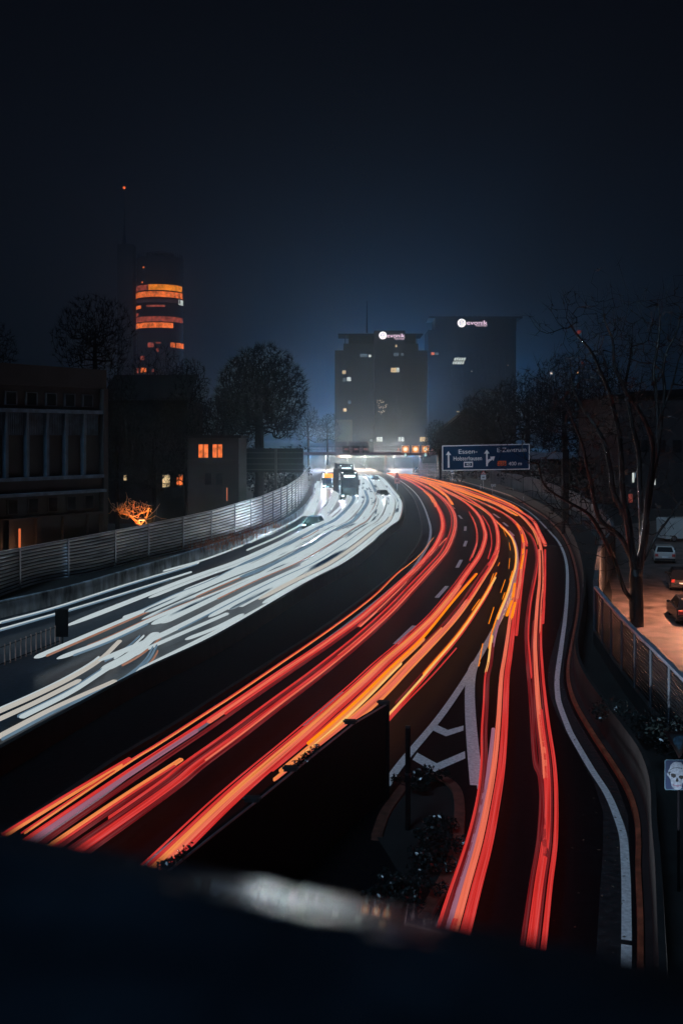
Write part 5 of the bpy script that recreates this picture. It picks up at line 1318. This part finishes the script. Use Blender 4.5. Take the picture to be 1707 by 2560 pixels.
# near tree with many wet stems
dT = 57.5
pp = lambda L, dy=0: [P(x, y, dT + dy * i / len(L)) for i, (x, y) in enumerate(L)]
b0 = G(1590, 1566); b0 = Vector((b0.x, dT, 0))
stems = [[b0] + pp([(1589, 1500), (1588, 1440), (1578, 1370), (1568, 1300), (1557, 1240), (1553, 1160), (1548, 1100), (1542, 1060), (1530, 1010), (1518, 970), (1500, 930), (1478, 880), (1440, 835), (1415, 795)]),
         pp([(1592, 1440), (1601, 1380), (1602, 1300), (1598, 1200), (1595, 1130), (1580, 1065), (1570, 1010), (1558, 965), (1535, 915), (1530, 850), (1510, 800), (1508, 750)], 3),
         pp([(1596, 1420), (1612, 1330), (1616, 1250), (1630, 1150), (1628, 1100), (1610, 1050), (1580, 1000), (1562, 970), (1575, 890), (1580, 810)], -2),
         pp([(1580, 1400), (1548, 1340), (1500, 1300), (1484, 1250), (1475, 1200), (1465, 1160), (1455, 1110), (1430, 1050), (1420, 1020)], -3),
         pp([(1566, 1290), (1535, 1240), (1526, 1180), (1511, 1110), (1490, 1070), (1465, 1035), (1445, 1000), (1430, 960), (1424, 900)], 2),
         pp([(1578, 1500), (1560, 1475), (1545, 1430), (1530, 1390), (1500, 1330), (1470, 1285), (1420, 1255), (1362, 1215), (1345, 1160)], -4),
         pp([(1610, 1400), (1640, 1340), (1672, 1295), (1705, 1245), (1740, 1200)], 2),
         pp([(1612, 1300), (1640, 1150), (1652, 1050), (1660, 975), (1656, 930), (1665, 880), (1690, 830), (1702, 780)], 1),
         pp([(1618, 1250), (1640, 1100), (1640, 1000), (1632, 930), (1642, 870), (1648, 800), (1642, 748)], 4),
         pp([(1650, 1040), (1680, 960), (1695, 900), (1715, 860)], 0)]
rr = random.Random(77); att = []
for st in stems:
    ps = smooth(st, 3)
    for p in ps[10:]:
        for _ in range(12):
            att.append((p.x + rr.gauss(0, 1.1), p.y + rr.gauss(0, 1.1), p.z + rr.gauss(.4, .9)))
for _ in range(150): att.append(tuple(P(rr.uniform(1360, 1560), rr.uniform(1150, 1330), dT + rr.uniform(-3, 2))))
ctree('bare_tree', 'multi-stemmed bare tree with wet glinting trunks beside the parking street', stems, att, None, r_tip=.014, seg=.5, thr=.032, mats=(m_bark, m_bark), rpow=1.95, up=.75, seed=5, spray=3, spray_l=.9)
# small copper tree behind the left fence
q = P(352, 1340, 96.0); q.z = 0; rr = random.Random(15)
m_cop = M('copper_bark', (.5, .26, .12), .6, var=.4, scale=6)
att = [tuple(P(rr.gauss(330, 24), rr.gauss(1272, 12), 96 + rr.gauss(0, .8))) for _ in range(260)]
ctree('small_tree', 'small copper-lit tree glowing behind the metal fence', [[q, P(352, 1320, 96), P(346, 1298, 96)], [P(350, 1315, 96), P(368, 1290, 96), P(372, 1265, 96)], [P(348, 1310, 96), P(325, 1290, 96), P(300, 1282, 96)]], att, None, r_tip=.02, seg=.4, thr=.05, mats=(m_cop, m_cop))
# bushes
def bush(label, px, py, z, s, n, seed, mat=m_leaf, size=.07):
    c = G(px, py); c.z = z; rr = random.Random(seed); t = thing('bush', label, 'bush', c)
    mb = MB()
    for k in range(9): leafcloud(mb, c + Vector((rr.gauss(0, s * .5), rr.gauss(0, s * .5), s * rr.uniform(.3, 1.1))), s * .5, n // 9, size, rr)
    mb.build('foliage', mat, t)
    mb = MB()
    for k in range(5): mb.tube([c, c + Vector((rr.gauss(0, .3 * s), rr.gauss(0, .3 * s), s))], [.03, .01], 4)
    mb.build('stem', m_twig, t)
bush('dark glinting bush at the right edge in front of the slatted fence', 1668, 1880, 0, 1.5, 2200, 31)
bush('dark bush further right behind the skull sign', 1760, 1930, 0, 1.5, 1500, 32)
for i, (px, dd, ztop, w_) in enumerate(((1180, 238, 8, 8), (1260, 225, 9, 8), (1340, 205, 10, 9), (1430, 185, 10, 9), (1510, 165, 9, 8), (500, 150, 9, 9), (610, 170, 10, 10), (690, 190, 9, 7))):
    x = (px - CX) / F * dd; rr = random.Random(60 + i); t = thing('bush', ('evergreen bush mass behind the left part of the blue sign', 'evergreen bush mass behind the middle of the blue sign', 'evergreen bush mass just right of the blue sign', 'evergreen bush mass left of the multi-stemmed tree', 'evergreen bush mass behind the multi-stemmed tree', 'evergreen bush mass left of the small house roof', 'evergreen bush mass under the round-crowned tree', 'evergreen bush mass at the edge of the foggy gap')[i], 'bush', (x, dd, 0), group='evergreen bushes behind the road')
    mb = MB()
    for k in range(26): leafcloud(mb, Vector((x + rr.uniform(-w_, w_) * .7, dd + rr.uniform(-2, 2), ztop * rr.uniform(.1, .9))), 2.4, 70, .35, rr, .8)
    mb.build('foliage', m_twig, t)
    mb = MB()
    for k in range(4): mb.tube([(x + rr.uniform(-3, 3), dd, 0), (x + rr.uniform(-3, 3), dd, ztop * .7)], [.15, .05], 4)
    mb.build('stem', m_twig, t)

# ------------------------------------------------------------------ fog
m = bpy.data.materials.new('fog'); m.use_nodes = True
n_, l_ = m.node_tree.nodes, m.node_tree.links
n_.remove(n_['Principled BSDF'])
pv = n_.new('ShaderNodeVolumePrincipled'); pv.inputs['Color'].default_value = (.6, .82, 1, 1)
pv.inputs['Density'].default_value = .0006; pv.inputs['Anisotropy'].default_value = .87
l_.new(pv.outputs['Volume'], n_['Material Output'].inputs['Volume'])
tag(MB().box(-1600, 1600, -100, 2500, -1, 190).build('haze', m), kind='stuff')
